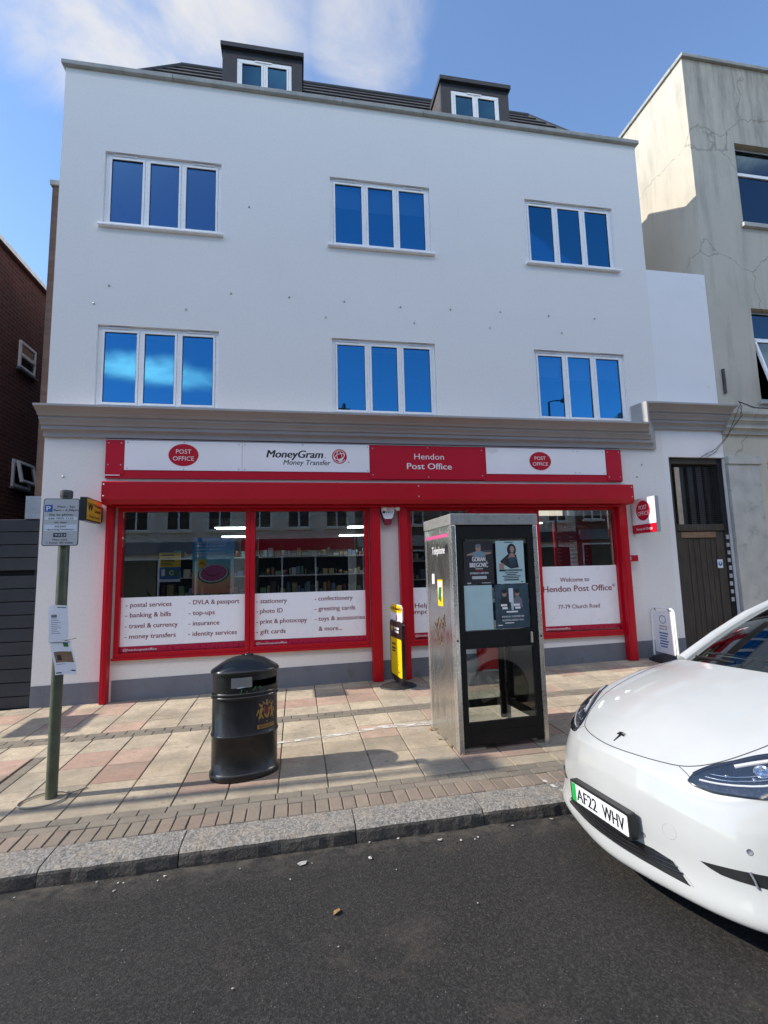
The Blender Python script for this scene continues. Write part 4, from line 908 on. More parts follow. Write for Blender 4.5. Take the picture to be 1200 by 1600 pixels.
k = MB(); k.box(2.17, 2.62, 8.046, 8.049, 1.50, 2.45, 'hatprint'); k.build('sheet', t)

# alarm, floodlights, projecting signs
t = thing('alarm_box', 'white and dark red burglar alarm box on the white pier', 'alarm box', (1.475, 7.95, 2.62), world=True)
k = MB(); k.prism([(1.345, 2.755), (1.36, 2.785), (1.59, 2.785), (1.605, 2.755), (1.56, 2.60), (1.52, 2.50), (1.43, 2.50), (1.39, 2.60)], 7.90, 7.999, 'ink_red'); k.build('housing', t, bevel=.012)
k = MB(); k.prism([(1.355, 2.757), (1.367, 2.778), (1.583, 2.778), (1.595, 2.757), (1.553, 2.615), (1.53, 2.59), (1.42, 2.59), (1.397, 2.615)], 7.885, 7.899, 'white_panel'); cv = k.build('cover', t, bevel=.006)
k = MB()
card(k, FRONT(7.8838), 1.385, 1.425, 2.68, 2.72, 0, 'ink_black'); text(k, 'SURELY', 'ink_black', FRONT(7.8838), 1.435, 2.683, .032, .125); k.build('lettering', cv)
for i, x in enumerate((1.41, 1.635)):
    t = thing('bracket_light', ('left', 'right')[i] + ' of two small white light heads under the shutter box by the alarm', 'light', (x, 7.9, 2.8), group='white light heads under the shutter box')
    k = MB(); k.tube([(0, .04, .03), (0, .0, .01)], .03, 'upvc', 10); k.lathe([(0, -.09), (.028, -.085), (.042, -.05), (.045, 0), (.03, .02), (0, .025)], 'upvc', 14, T=Matrix.Rotation(R(-35), 4, 'X')); k.build('lamp_body', t, off=(0, 0, 0))
def side_plane(x, s): return plane((x, 0, 0), (0, -s, 0), (0, 0, 1))     # lettering on a face looking along -x (s=1) or +x (s=-1)
t = thing('projecting_sign', 'black and amber money transfer box sign projecting over the parking sign', 'sign', (-2.87, 8, 2.7), world=True)
k = MB(); k.box(-2.965, -2.875, 7.39, 7.93, 2.545, 2.875, 'black_metal'); k.build('sign_box', t, bevel=.006)
k = MB(); k.box(-2.8745, -2.868, 7.405, 7.915, 2.565, 2.855, 'yellow_dim'); f = k.build('sign_face', t)
T = side_plane(-2.8665, -1); k = MB()                             # text x runs along +y
text(k, 'W', 'ink_black', T, 7.43, 2.69, .12, .17, 'l', .05, .12); text(k, 'Western', 'ink_black', T, 7.63, 2.755, .055, .27, 'l', .02); text(k, 'Union', 'ink_black', T, 7.66, 2.68, .055, .19, 'l', .02); text(k, 'Money Transfer', 'ink_black', T, 7.48, 2.60, .032, .37, 'l', .02); k.build('lettering', f)
k = MB(); k.box(-2.955, -2.885, 7.93, 8.0, 2.57, 2.80, 'gasket'); k.build('wall_bracket', t)
t = thing('projecting_sign', 'square white sign with round red logo projecting right of the shutter box', 'sign', (6.0, 8, 2.3), world=True)
k = MB(); k.box(6.0, 6.07, 7.37, 7.985, 2.29, 2.905, 'alu'); k.build('sign_box', t, bevel=.004)
k = MB(); k.box(5.993, 5.9995, 7.372, 7.983, 2.445, 2.903, 'ink_white'); f = k.build('sign_face', t)
k = MB(); k.box(5.993, 5.9995, 7.372, 7.983, 2.292, 2.4445, 'red_panel'); f2 = k.build('red_band', t)
T = side_plane(5.9918, 1); k = MB(); cx = -7.675
blob(k, T, cx, 2.685, .178, .178, 0, 'red_panel', 40); text(k, 'POST', 'ink_white', T @ Matrix.Translation((0, 0, .001)), cx, 2.705, .075, .20, 'c'); text(k, 'OFFICE', 'ink_white', T @ Matrix.Translation((0, 0, .001)), cx, 2.60, .075, .28, 'c'); k.build('logo', f)
k = MB(); text(k, 'Bureau de Change', 'ink_white', T, cx, 2.345, .045, .40, 'c', .01); k.build('lettering', f2)

# inside the shop: ceiling lights, shelves, rates board
for i, (x, y) in enumerate(((-1.15, 9.4), (-1.35, 11.6), (-1.5, 14.4), (1.28, 9.4), (1.30, 11.6), (1.22, 13.6), (4.4, 9.0), (4.3, 11.4))):
    t = thing('ceiling_light', ('nearest bright ceiling panel in the left part of the shop', 'middle bright ceiling panel in the left part of the shop', 'furthest bright ceiling panel in the left part of the shop', 'nearest bright ceiling panel behind the second shop pane', 'middle bright ceiling panel behind the second shop pane', 'furthest bright ceiling panel behind the second shop pane', 'nearest bright ceiling panel above the rates board', 'furthest bright ceiling panel above the rates board')[i], 'ceiling light', (x, y, 2.60), group='ceiling light panels inside the shop')
    k = MB(); k.box(-.33, .33, -.16, .16, 0, .06, 'alu'); k.build('frame', t, off=(0, 0, 0)); k = MB(); k.box(-.31, .31, -.14, .14, -.012, -.001, 'lamp_glow'); k.build('diffuser', t, off=(0, 0, 0))
M['goods'] = [plain('packet_%s' % n_, c, .5, var=.1) for n_, c in (('red', (.18, .05, .05)), ('blue', (.09, .15, .26)), ('white', (.32, .32, .31)), ('green', (.1, .2, .12)), ('ochre', (.24, .18, .09)), ('teal', (.1, .22, .25)), ('black', (.02, .02, .02)))]
rnd = random.Random(11)
def shelf(x0, x1, y, label, lv=5):
    t = thing('shelf_unit', label, 'shelf', ((x0 + x1) / 2, y, .05), world=True)
    k = MB(); k.box(x0, x0 + .03, y, y + .4, .05, 2.45, 'dark'); k.box(x1 - .03, x1, y, y + .4, .05, 2.45, 'dark'); k.box(x0 + .03, x1 - .03, y + .37, y + .4, .05, 2.45, 'dark'); k.build('frame', t)
    for j in range(lv):
        z = .25 + j * (.42 if lv < 6 else .36); s = MB(); s.box(x0 + .03, x1 - .03, y, y + .37, z, z + .025, 'alu'); so = s.build('shelf_board', t)
        g = MB(); x = x0 + .06
        while x < x1 - .16:
            w_ = rnd.uniform(.03, .11); hh = rnd.uniform(.06, .23) * (1 if j < 4 else .7); mm = rnd.choice(M['goods'])
            if rnd.random() < .3: g.lathe([(0, z + .026), (w_ * .45, z + .026), (w_ * .45, z + .026 + hh * .8), (w_ * .3, z + .026 + hh), (0, z + .026 + hh)], mm, 10, T=Matrix.Translation((x + w_ / 2, y + .12, 0)))
            else: g.box(x, x + w_, y + rnd.uniform(.02, .06), y + .3, z + .026, z + .026 + hh, mm)
            x += w_ + rnd.uniform(.005, .03)
        tag(g.build('packets', so), kind='stuff')
shelf(-2.6, -.9, 9.9, 'stocked shop shelf standing behind the leftmost window', 6); shelf(-.75, 1.5, 9.7, 'stocked shop shelf standing behind the second window', 6); shelf(4.15, 4.75, 9.2, 'narrow stocked shelf beside the red rates board', 6); shelf(1.9, 3.0, 11.0, 'stocked shop shelf behind the kiosk window')
t = thing('rates_board', 'dark red exchange rates board standing inside the right window', 'board', (5.35, 8.9, 0), world=True)
k = MB(); k.box(4.95, 5.75, 8.90, 8.96, 1.2, 2.62, 'red_panel'); k.build('board', t, bevel=.03)
T = FRONT(8.899); k = MB(); text(k, 'Bureau de Change', 'ink_white', T, 5.42, 2.50, .05, .46, 'c')
for i in range(9):
    z = 2.30 - i * .075; card(k, T, 5.02, 5.10, z, z + .018, 0, 'pink'); card(k, T, 5.28, 5.28 + rnd.uniform(.06, .16), z, z + .02, 0, 'paper'); card(k, T, 5.56, 5.66, z, z + .018, 0, 'pink')
text(k, 'Rates', 'ink_white', T, 5.02, 2.40, .035); k.build('print', t)
k = MB(); k.box(5.3, 5.4, 8.92, 8.95, .1, 1.2, 'alu'); k.box(5.1, 5.6, 8.8, 9.1, .051, .10, 'alu'); k.build('stand', t)
t = thing('plant', 'leafy green plant low inside the leftmost shop window', 'plant', (-2.3, 8.7, 1.0))
k = MB()
for i in range(26):
    a = rnd.uniform(0, 6.28); l = rnd.uniform(.25, .45); e = rnd.uniform(.3, 1.2); d = Vector((math.cos(a) * math.cos(e), math.sin(a) * math.cos(e) * .5, math.sin(e))); s_ = Vector((-math.sin(a), math.cos(a) * .5, 0)) * .035
    p0 = Vector((0, 0, .2)); p1 = p0 + d * l * .6; p2 = p0 + d * l - Vector((0, 0, .06)); k.faces([p0, p1 + s_, p2, p1 - s_], [(0, 1, 2, 3)], 'green')
k.build('leaves', t, off=(0, 0, 0)); k = MB(); k.lathe([(0, 0), (.1, 0), (.13, .22), (0, .22)], 'ink_red', 16); k.build('pot', t, off=(0, 0, 0))
k = MB(); k.box(-2.6, -1.0, 8.45, 8.9, .06, 1.0, 'dark'); tag(k.build('display_counter', off=(-1.8, 8.6, .06)), 'dark counter inside the leftmost shop window under the plant', 'counter')

# ------------------------------------------------------------------ parking sign
px, py = -2.072, 4.885
t = thing('parking_sign', 'grey pay by phone parking sign on an olive green pole', 'parking sign', (px, py, zp(px, py)))
k = MB(); k.tube([(0, 0, -.15), (0.0, 0, 2.585)], .0455, 'pole_green', 20); k.lathe([(.05, 2.585), (.052, 2.60), (.052, 2.64), (.044, 2.65), (0, 2.652)], 'slate', 20); k.build('pole', t, off=(0, 0, 0))
zs0 = 2.045 - zp(px, py); k = MB(); PL = MB(); X0_, X1_ = -2.228 - px, -1.935 - px; W0 = X1_ - X0_
def rrect(x0, x1, y0, y1, r, n=5):
    pts = []
    for cx, cy, a in ((x1 - r, y1 - r, 0), (x0 + r, y1 - r, 90), (x0 + r, y0 + r, 180), (x1 - r, y0 + r, 270)):
        for i in range(n + 1): q = R(a + 90 * i / n); pts.append((cx + math.cos(q) * r, cy + math.sin(q) * r))
    return pts
rt = Matrix.Rotation(R(1.5), 4, 'Z')
PL.prism(rrect(X0_, X1_, zs0, zs0 + .425, .02), -.066, -.060, 'ink_black', T=rt); po = PL.build('sign_plate', t, off=(0, 0, 0))
T = rt @ plane((0, -.0668, 0), (1, 0, 0), (0, 0, 1)); k = MB(); poly(k, T, rrect(X0_ + .006, X1_ - .006, zs0 + .006, zs0 + .419, .016), 0, 'sign_grey')
T1 = T @ Matrix.Translation((0, 0, .0008)); T2 = T @ Matrix.Translation((0, 0, .0016)); xm = (X0_ + X1_) / 2
card(k, T1, X0_ + .012, X0_ + .076, zs0 + .305, zs0 + .368, 0, 'blue'); text(k, 'P', 'ink_white', T2, X0_ + .027, zs0 + .315, .042, .032, 'l', .02)
text(k, 'Mon - Sat', 'ink_black', T1, xm + .038, zs0 + .342, .019, .14, 'c', .012); text(k, '9am - 6.30pm', 'ink_black', T1, xm + .038, zs0 + .312, .019, .20, 'c', .012)
text(k, 'Pay by phone', 'ink_black', T1, xm, zs0 + .270, .020, .19, 'c', .012)
card(k, T1, X0_ + .015, X1_ - .015, zs0 + .232, zs0 + .259, 0, 'sign_white'); text(k, '020 7979 7133', 'ink_black', T2, xm, zs0 + .237, .017, .20, 'c', .012)
text(k, 'or text', 'ink_black', T1, xm, zs0 + .203, .018, .10, 'c', .012)
card(k, T1, X0_ + .015, X1_ - .015, zs0 + .130, zs0 + .190, 0, 'sign_white'); text(k, '65565', 'ink_black', T2, xm, zs0 + .166, .016, .09, 'c', .012); text(k, 'quoting location', 'ink_black', T2, xm, zs0 + .140, .016, .21, 'c', .012)
card(k, T1, xm - .055, xm + .05, zs0 + .078, zs0 + .114, 0, 'ink_black'); text(k, '9323', 'sign_white', T2, xm, zs0 + .086, .021, .085, 'c', .012)
text(k, 'Max stay', 'ink_black', T1, xm, zs0 + .048, .017, .12, 'c', .012); text(k, '1 hour 30 mins', 'ink_black', T1, xm, zs0 + .020, .018, .21, 'c', .012); k.build('lettering', po)
for z in (.1, .33):
    k = MB(); k.lathe([(.048, zs0 + z - .012), (.050, zs0 + z - .012), (.050, zs0 + z + .012), (.048, zs0 + z + .012)], 'alu', 20); k.box(-.02, .02, -.0595, -.047, zs0 + z - .012, zs0 + z + .012, 'alu'); k.build('clamp', t, off=(0, 0, 0))
def leaflet(label, x0, x1, z0, z1, lean, photo):
    tt = thing('notice_sheet', label, 'notice', (px, py, zp(px, py)), group='paper notices tied to the parking pole')
    zo = zp(px, py); x0 -= px; x1 -= px; z0 -= zo; z1 -= zo; w_, h_ = x1 - x0, z1 - z0
    def W(p):
        a, b_ = p[0], p[1]; u, v_ = a / w_, b_ / h_
        xx = x0 + a + lean * (v_ - .5) + .006 * math.sin(v_ * 5)
        yy = -.0475 - .003 * p[2] * 100 - .018 * abs(u - .45) ** 1.5 * 0 + .035 * max(0, abs(xx) - .02) * 1.0 - .010 * math.sin(v_ * 3.1) * abs(u - .5) - (.012 * (1 - v_) ** 2)
        return Vector((xx, yy, z0 + b_ + .004 * math.sin(u * 4)))
    k = MB(); nx, nz_ = 8, 12; vs = [W((w_ * i / nx, h_ * j / nz_, 0)) for j in range(nz_ + 1) for i in range(nx + 1)]
    k.faces(vs, [(j * 9 + i, j * 9 + i + 1, j * 9 + i + 10, j * 9 + i + 9) for j in range(nz_) for i in range(nx)], 'paper', True); so = k.build('sheet', tt, off=(0, 0, 0))
    k = MB()
    def strip(u0, u1, v0, v1, m, z=.0015):
        n_ = 6; a = [W((w_ * (u0 + (u1 - u0) * i / n_), h_ * v0, z)) for i in range(n_ + 1)]; b_ = [W((w_ * (u0 + (u1 - u0) * i / n_), h_ * v1, z)) for i in range(n_ + 1)]
        k.faces(a + b_, [(i, i + 1, i + 8, i + 7) for i in range(n_)], m)
    if photo:
        strip(.1, .93, .36, .68, 'wood_pale'); strip(.2, .5, .42, .58, 'wood', .002); strip(.62, .85, .82, .95, 'green'); strip(.05, .3, .04, .075, 'ink_black'); strip(.75, .95, .10, .135, 'ink_black'); strip(.1, .5, .30, .315, 'plinth')
    else:
        strip(.45, .92, .93, .95, 'ink_black')
        for i in range(9): strip(.12, .4 + .3 * ((i * 7) % 3) / 3, .62 - i * .05, .632 - i * .05, 'plinth')
        strip(.14, .42, .66, .74, 'plinth')
    k.build('print', so)
leaflet('upper white paper notice with small print tied around the olive pole', -2.142, -1.985, 1.205, 1.520, -.01, False)
leaflet('lower white paper notice with a brown photograph hanging askew on the olive pole', -2.095, -1.925, .925, 1.212, -.06, True)
k = MB(); zo = 1.213 - zp(px, py); k.tube([(math.cos(a) * .0485 + .0, math.sin(a) * .0485 - .002, zo) for a in [i * 6.28 / 24 for i in range(25)]], .003, 'gasket', 5, cap=False); k.tube([(.03, -.05, zo), (.10, -.062, zo + .008), (.16, -.06, zo + .02)], .0026, 'gasket', 5)
o = k.build('cable_tie', off=(0, 0, 0)); o.location = (px, py, zp(px, py)); tag(o, 'black cable tie with a long tail holding the paper notices', 'cable tie')
k = MB(); pts = []
for i in range(40):
    a = i / 39 * 6.9 + .5; rr = .13 + .04 * math.sin(a * 1.7) + .002 * i; pts.append((px - .05 + math.cos(a) * rr * 1.15, py - .03 + math.sin(a) * rr * .75))
pts += [(px + .13, py + .02), (px + .24, py + .11)]
k.tube([(a, b_, zp(a, b_) + .012) for a, b_ in pts], .007, 'concrete', 6); tag(k.build('cord_loop', off=(px, py, zp(px, py))), 'dirty pale cord looped on the paving around the pole foot', 'cord')

# ------------------------------------------------------------------ litter bin
bx, by = -.487, 4.985
t = thing('litter_bin', 'black oval street litter bin with gold crest and domed lid', 'litter bin', (bx, by, zp(bx, by)), R(15))
SX, SY, PW = .297, .215, 2.25
def ov(prof, m, mb, n=64): mb.lathe(prof, m, n, sx=SX, sy=SY, pw=PW)
k = MB(); ov([(1.0, -.01), (1.05, 0.0), (1.06, .02), (1.055, .04), (1.025, .055), (1.0, .06), (1.0, .355), (1.015, .357), (1.02, .37), (1.015, .392), (.995, .398), (.995, .70)], 'black_metal', k)
body = k.build('body', t, off=(0, 0, 0))
for z in (.374, .705, .738):
    k = MB(); ov([(1.0, z - .014), (1.028, z - .008), (1.032, z), (1.026, z + .008), (1.0, z + .014)], 'black_metal', k); k.build('hoop', body)
# upper hood with an opening cut into the front
k = MB(); n = 96; za, zb2 = .72, .915; ring = []
def ovp(a, r=1.0): c, s = math.cos(a), math.sin(a); e = 2 / PW; return (math.copysign(abs(c) ** e, c) * SX * r, math.copysign(abs(s) ** e, s) * SY * r)
def hole(a): d = (a - R(-62) + math.pi) % (2 * math.pi) - math.pi; return abs(d) < R(36)
lv = [za, .79, .855, zb2]
for i in range(n):
    a0_, a1_ = 2 * math.pi * i / n, 2 * math.pi * (i + 1) / n
    for j in range(3):
        if j == 1 and (hole(a0_ + .001) and hole(a1_ - .001)): continue
        for r_ in (.995, .965):
            p, q = ovp(a0_, r_), ovp(a1_, r_); k.faces([(*p, lv[j]), (*q, lv[j]), (*q, lv[j + 1]), (*p, lv[j + 1])], [(0, 1, 2, 3)], 'black_metal', True)
k.build('hood', t, off=(0, 0, 0), merge=.0004)
k = MB(); ov([(.0, .60), (.95, .60), (.95, .62), (.0, .62)], 'dark', k); k.build('inner_floor', t, off=(0, 0, 0))
k = MB(); ov([(.99, .905), (1.045, .912), (1.055, .925), (1.05, .936), (1.02, .946), (.92, .965), (.78, .992), (.6, 1.022), (.4, 1.043), (.2, 1.055), (0, 1.058)], 'black_metal', k); lid = k.build('lid', t, off=(0, 0, 0))
k = MB(); k.lathe([(0, 1.074), (.022, 1.070), (.03, 1.062), (.03, 1.04)], 'black_metal', 12, T=Matrix.Translation((.02, 0, 0))); k.box(-.035, .075, -.012, .012, 1.05, 1.066, 'black_metal'); k.build('lid_catch', lid, bevel=.004)
def on_bin(ac, zc_, r=1.003):
    def W(p):
        e = .5 * (SX + SY); a = ac + p[0] / e; q = ovp(a, r + p[2]); return Vector((q[0], q[1], zc_ + p[1]))
    return W
def bcurve(mb, W, x0, x1, y0, y1, m, z=0.0, n=8):
    a = [W((x0 + (x1 - x0) * i / n, y0, z)) for i in range(n + 1)]; b_ = [W((x0 + (x1 - x0) * i / n, y1, z)) for i in range(n + 1)]
    mb.faces(a + b_, [(i, i + 1, n + 2 + i, n + 1 + i) for i in range(n)], m)
W = on_bin(R(-100), .855, 1.0); k = MB(); bcurve(k, W, -.085, .06, -.055, .035, 'alu', .004); k.build('stub_plate', t, off=(0, 0, 0), bevel=.003)
W = on_bin(R(-92), .75); k = MB()
for x0_, pts in ((-.07, [(0, .05), (.05, .055)]), (-.045, [(0, .0), (.01, .055)]), (-.01, [(0, .002), (.012, .02)]), (.03, [(0, .01), (.022, .055)]), (.07, [(0, .04), (.02, .05), (.012, .02)])):
    for (ax_, ay_), (bx_, by_) in zip(pts[:-1], pts[1:]): k.tube([W((x0_ + ax_, ay_, .004)), W((x0_ + bx_, by_, .004))], .004, 'green' if x0_ > -.05 else 'sign_white', 5)
k.build('graffiti_scrawl', t, off=(0, 0, 0))
W = on_bin(R(-59), .555); k = MB()
def bblob(cx, cy, rx, ry, m, z=.004, rot=0, n=18):
    pts = []
    for i in range(n): a = 2 * math.pi * i / n; x_, y_ = math.cos(a) * rx, math.sin(a) * ry; pts.append(W((cx + x_ * math.cos(rot) - y_ * math.sin(rot), cy + x_ * math.sin(rot) + y_ * math.cos(rot), z)))
    k.faces(pts, [tuple(range(n))], m)
bcurve(k, W, -.095, .095, -.15, .125, 'ink_black', .003)
def bpoly(pts, m, z=.005): k.faces([W((x_, y_, z)) for x_, y_ in pts], [tuple(range(len(pts)))], m)
bpoly([(-.028, .055), (.028, .055), (.03, -.01), (.016, -.04), (0, -.052), (-.016, -.04), (-.03, -.01)], 'gold'); bpoly([(-.016, .045), (.016, .045), (.016, .0), (0, -.03), (-.016, .0)], 'ink_red', .007)
bblob(0, .078, .017, .015, 'gold', .005); bblob(0, .103, .010, .012, 'gold', .007)
for s in (-1, 1):                                                # two rearing supporters
    bblob(s * .055, .02, .013, .036, 'gold', .005, s * .25); bblob(s * .052, .066, .012, .012, 'gold', .006); bblob(s * .066, .076, .006, .013, 'gold', .007, -s * .5)
    bblob(s * .042, .035, .022, .006, 'gold', .008, s * .5); bblob(s * .064, -.025, .009, .028, 'gold', .0062, s * .2); bblob(s * .046, -.03, .007, .024, 'gold', .0072, -s * .4); bblob(s * .082, .01, .006, .03, 'gold', .0082, s * .35)
    bpoly([(s * .02, .085), (s * .045, .108), (s * .03, .07)], 'gold', .0065)
bpoly([(-.075, -.058), (0, -.075), (.075, -.058), (.07, -.068), (0, -.086), (-.07, -.068)], 'gold')
bcurve(k, W, -.085, .085, -.135, -.100, 'gold', .005); em = 'BARNET'
text(k, em, 'ink_black', None, 0, -.129, .024, .135, 'c', .02, wrap=lambda p: W((p[0], p[1], .0065)))
k.build('crest', t, off=(0, 0, 0))

# ------------------------------------------------------------------ phone kiosk
A_, B_ = Vector((1.542, 4.797)), Vector((2.512, 4.862)); rz = math.atan2(B_.y - A_.y, B_.x - A_.x)
KW, KD, KH = .975, .85, 2.352
t = thing('phone_kiosk', 'stainless steel and black glazed telephone kiosk with posters, standing on the pavement', 'phone kiosk', (A_.x, A_.y, zp(A_.x, A_.y) - .0), rz)
O0 = (0, 0, 0)
def part(name, fn, parent=t, **kw): q = MB(); fn(q); return q.build(name, parent, off=O0, **kw)
for (x, y) in ((0, 0), (KW - .05, 0), (0, KD - .06), (KW - .05, KD - .06)): part('corner_post', lambda q: q.box(x, x + .05, y, y + .06, -.02, 2.236, 'steel_post'), bevel=.006)
def fas(q):
    q.box(-.006, KW + .006, -.006, .02, 2.238, KH, 'steel_grey'); q.box(-.006, KW + .006, KD - .02, KD + .006, 2.238, KH, 'steel_grey'); q.box(-.006, .02, .02, KD - .02, 2.238, KH, 'steel_grey'); q.box(KW - .02, KW + .006, .02, KD - .02, 2.238, KH, 'steel_grey')
fo = part('roof_fascia', fas, bevel=.005)
part('roof', lambda q: (q.box(.02, KW - .02, .02, KD - .02, KH - .05, KH + .006, 'kiosk_black')), fo, bevel=.01)
sp_ = part('steel_side_panel', lambda q: q.box(.002, .018, .06, KD - .06, .02, 2.236, 'steel'))
part('panel_edge', lambda q: (q.box(.0, .022, .06, .085, .02, 2.236, 'steel_post'),), sp_)
def frame_front(q, y0, y1, x0=.052, x1=KW - .052):
    q.box(x0, x1, y0, y1, 2.095, 2.232, 'kiosk_black'); q.box(x0, x0 + .065, y0, y1, .055, 2.095, 'kiosk_black'); q.box(x1 - .065, x1, y0, y1, .055, 2.095, 'kiosk_black')
    q.box(x0 + .065, x1 - .065, y0, y1, .99, 1.165, 'kiosk_black'); q.box(x0 + .065, x1 - .065, y0, y1, .20, .285, 'kiosk_black')
df = part('door', lambda q: frame_front(q, .012, .048), bevel=.005)
part('kick_plate', lambda q: q.box(.117, KW - .117, .02, .04, .075, .199, 'kiosk_black'), df)
for z0_, z1_ in ((1.165, 2.095), (.285, .99)): part('pane', lambda q: q.box(.117, KW - .117, .028, .033, z0_, z1_, 'glass_kiosk'), df)
part('handle', lambda q: q.box(KW - .15, KW - .125, -.012, .012, 1.02, 1.13, 'steel_post'), df, bevel=.004)
bf = part('back_frame', lambda q: (frame_front(q, KD - .045, KD - .015)), bevel=.005)
part('back_pane', lambda q: q.box(.117, KW - .117, KD - .032, KD - .027, .285, .99, 'glass_kiosk'), bf)
part('equipment_board', lambda q: (q.box(.117, KW - .117, KD - .10, KD - .05, 1.165, 2.20, 'kiosk_black'),), bevel=.004)
ph = part('telephone', lambda q: (q.box(.30, .68, KD - .26, KD - .101, 1.25, 1.85, 'kiosk_black'), q.box(.36, .56, KD - .275, KD - .2605, 1.3, 1.5, 'steel_post')), bevel=.015)
part('handset', lambda q: q.tube([(.33, KD - .29, 1.78), (.325, KD - .31, 1.70), (.325, KD - .31, 1.60), (.33, KD - .29, 1.52)], .022, 'rubber', 10), ph)
def rs(q):
    q.box(KW - .04, KW - .012, .061, KD - .061, .99, 1.165, 'kiosk_black'); q.box(KW - .04, KW - .012, .061, KD - .061, .20, .285, 'kiosk_black'); q.box(KW - .04, KW - .012, .061, KD - .061, 2.10, 2.234, 'kiosk_black'); q.box(KW - .04, KW - .012, .061, .11, .286, .989, 'kiosk_black'); q.box(KW - .04, KW - .012, KD - .11, KD - .061, .286, .989, 'kiosk_black')
sf = part('side_frame', rs, bevel=.004)
for z0_, z1_ in ((1.166, 2.10), (.286, .989)): part('side_pane', lambda q: q.box(KW - .028, KW - .023, .09, KD - .09, z0_, z1_, 'glass_kiosk'), sf)
for x in (.025, KW - .025): part('bolt', lambda q: q.lathe([(0, .003), (.011, .002), (.012, 0)], 'gasket', 12, T=plane((x, 0, 1.08), (1, 0, 0), (0, 0, 1))))
part('floor_rail', lambda q: (q.box(.03, .30, .06, .10, .0, .03, 'steel_grey'), q.box(.03, .06, .1, KD - .1, .0, .025, 'steel_grey')))
LT = plane((.0006, 0, 0), (0, -1, 0), (0, 0, 1))                  # on the left panel, seen from the left: text x runs towards -y
def leftsign(q):
    card(q, LT, -KD + .06, -.085, 2.125, 2.16, .0012, 'pink')
    text(q, 'Telephone', 'ink_white', LT @ Matrix.Translation((0, 0, .0012)), -.60, 1.955, .085, .40, 'l', .012, .1)
    poly(q, LT, [(-.20, 2.02), (-.135, 2.06), (-.12, 2.02), (-.13, 1.95), (-.16, 1.98), (-.23, 1.93)], .0012, 'ink_black')
part('telephone_lettering', leftsign)
def stick(q):
    card(q, LT, -.46, -.30, 1.40, 1.68, .0012, 'yellow'); card(q, LT, -.44, -.32, 1.50, 1.66, .0024, 'paper'); poly(q, LT, [(-.44, 1.47), (-.36, 1.44), (-.33, 1.60), (-.42, 1.60)], .0036, 'green')
    card(q, LT, -.63, -.55, 1.63, 1.74, .0012, 'paper')
part('sticker', stick)
def scr(q):
    rr = random.Random(5)
    for i in range(11):
        pts = []; x_, z_ = -.55 + .3 * rr.random(), .95 + .28 * rr.random()
        for j in range(5): pts.append(LT @ Vector((x_, z_, .002))); x_ += rr.uniform(-.06, .07); z_ += rr.uniform(-.07, .07)
        q.tube(pts, .0035, 'wood_pale', 4)
part('graffiti_scrawl', scr)
def poster(label, x0, x1, z0, z1, m, fn=None, y=.0255):
    p = thing('bill_poster', label, 'poster', (A_.x, A_.y, zp(A_.x, A_.y)), rz, group='posters on the kiosk glass')
    q = MB(); q.box(x0, x1, y, y + .0018, z0, z1, m); s = q.build('sheet', p, off=O0)
    if fn: q = MB(); fn(q, plane((0, y - .0006, 0), (1, 0, 0), (0, 0, 1)), x0, x1, z0, z1); q.build('print', s, off=O0)
def Tz(T, z): return T @ Matrix.Translation((0, 0, z))
M['skin_print'] = plain('printed_skin_tone', (.36, .22, .17), .6, var=.05); M['poster_dark'] = plain('dark_poster_print', (.022, .020, .026), .5, var=.2); M['shirt_print'] = plain('printed_pale_blue_shirt', (.16, .26, .33), .6, var=.15); M['poster_pale'] = plain('pale_poster_stock', (.42, .58, .60), .6, var=.05, vs=8); M['poster_navy'] = plain('navy_poster_print', (.03, .06, .085), .5, var=.4, vs=9)
def p1(q, T, x0, x1, z0, z1):
    cx = x0 + .17; blob(q, T, cx - .005, z1 - .075, .030, .038, .0004, 'skin_print', 18); blob(q, T, cx - .005, z1 - .05, .033, .02, .0008, 'plinth', 16)
    poly(q, T, [(cx - .07, z1 - .16), (cx - .065, z1 - .115), (cx - .02, z1 - .10), (cx + .02, z1 - .10), (cx + .06, z1 - .115), (cx + .07, z1 - .16)], .0003, 'shirt_print')
    poly(q, T, [(cx - .065, z1 - .115), (cx - .13, z1 - .135), (cx - .135, z1 - .15), (cx - .07, z1 - .145)], .0004, 'skin_print'); poly(q, T, [(cx + .06, z1 - .115), (cx + .14, z1 - .115), (cx + .14, z1 - .128), (cx + .065, z1 - .145)], .0004, 'skin_print'); card(q, T, cx + .05, cx + .15, z1 - .105, z1 - .1, .0005, 'plinth')
    text(q, 'GORAN', 'ink_white', Tz(T, .001), cx - .005, z1 - .208, .048, .145, 'c', .03); text(q, 'BREGOVIC', 'ink_white', Tz(T, .001), cx - .005, z1 - .268, .048, .20, 'c', .03); poly(q, T, [(cx + .075, z1 - .215), (cx + .092, z1 - .20), (cx + .082, z1 - .217)], .001, 'ink_white')
    card(q, T, cx - .045, cx + .04, z1 - .287, z1 - .281, .0008, 'ink_white'); card(q, T, cx - .04, cx + .04, z1 - .305, z1 - .297, .0008, 'red_panel')
    text(q, 'SATURDAY 5 APR 20TH', 'ink_white', Tz(T, .001), cx - .005, z1 - .338, .020, .20, 'c', .02); card(q, T, cx - .085, cx + .075, z1 - .388, z1 - .358, .0008, 'sign_grey'); card(q, T, cx + .02, cx + .12, z1 - .432, z1 - .425, .0008, 'sign_grey'); card(q, T, cx - .14, cx - .10, z1 - .435, z1 - .422, .0008, 'sign_grey')
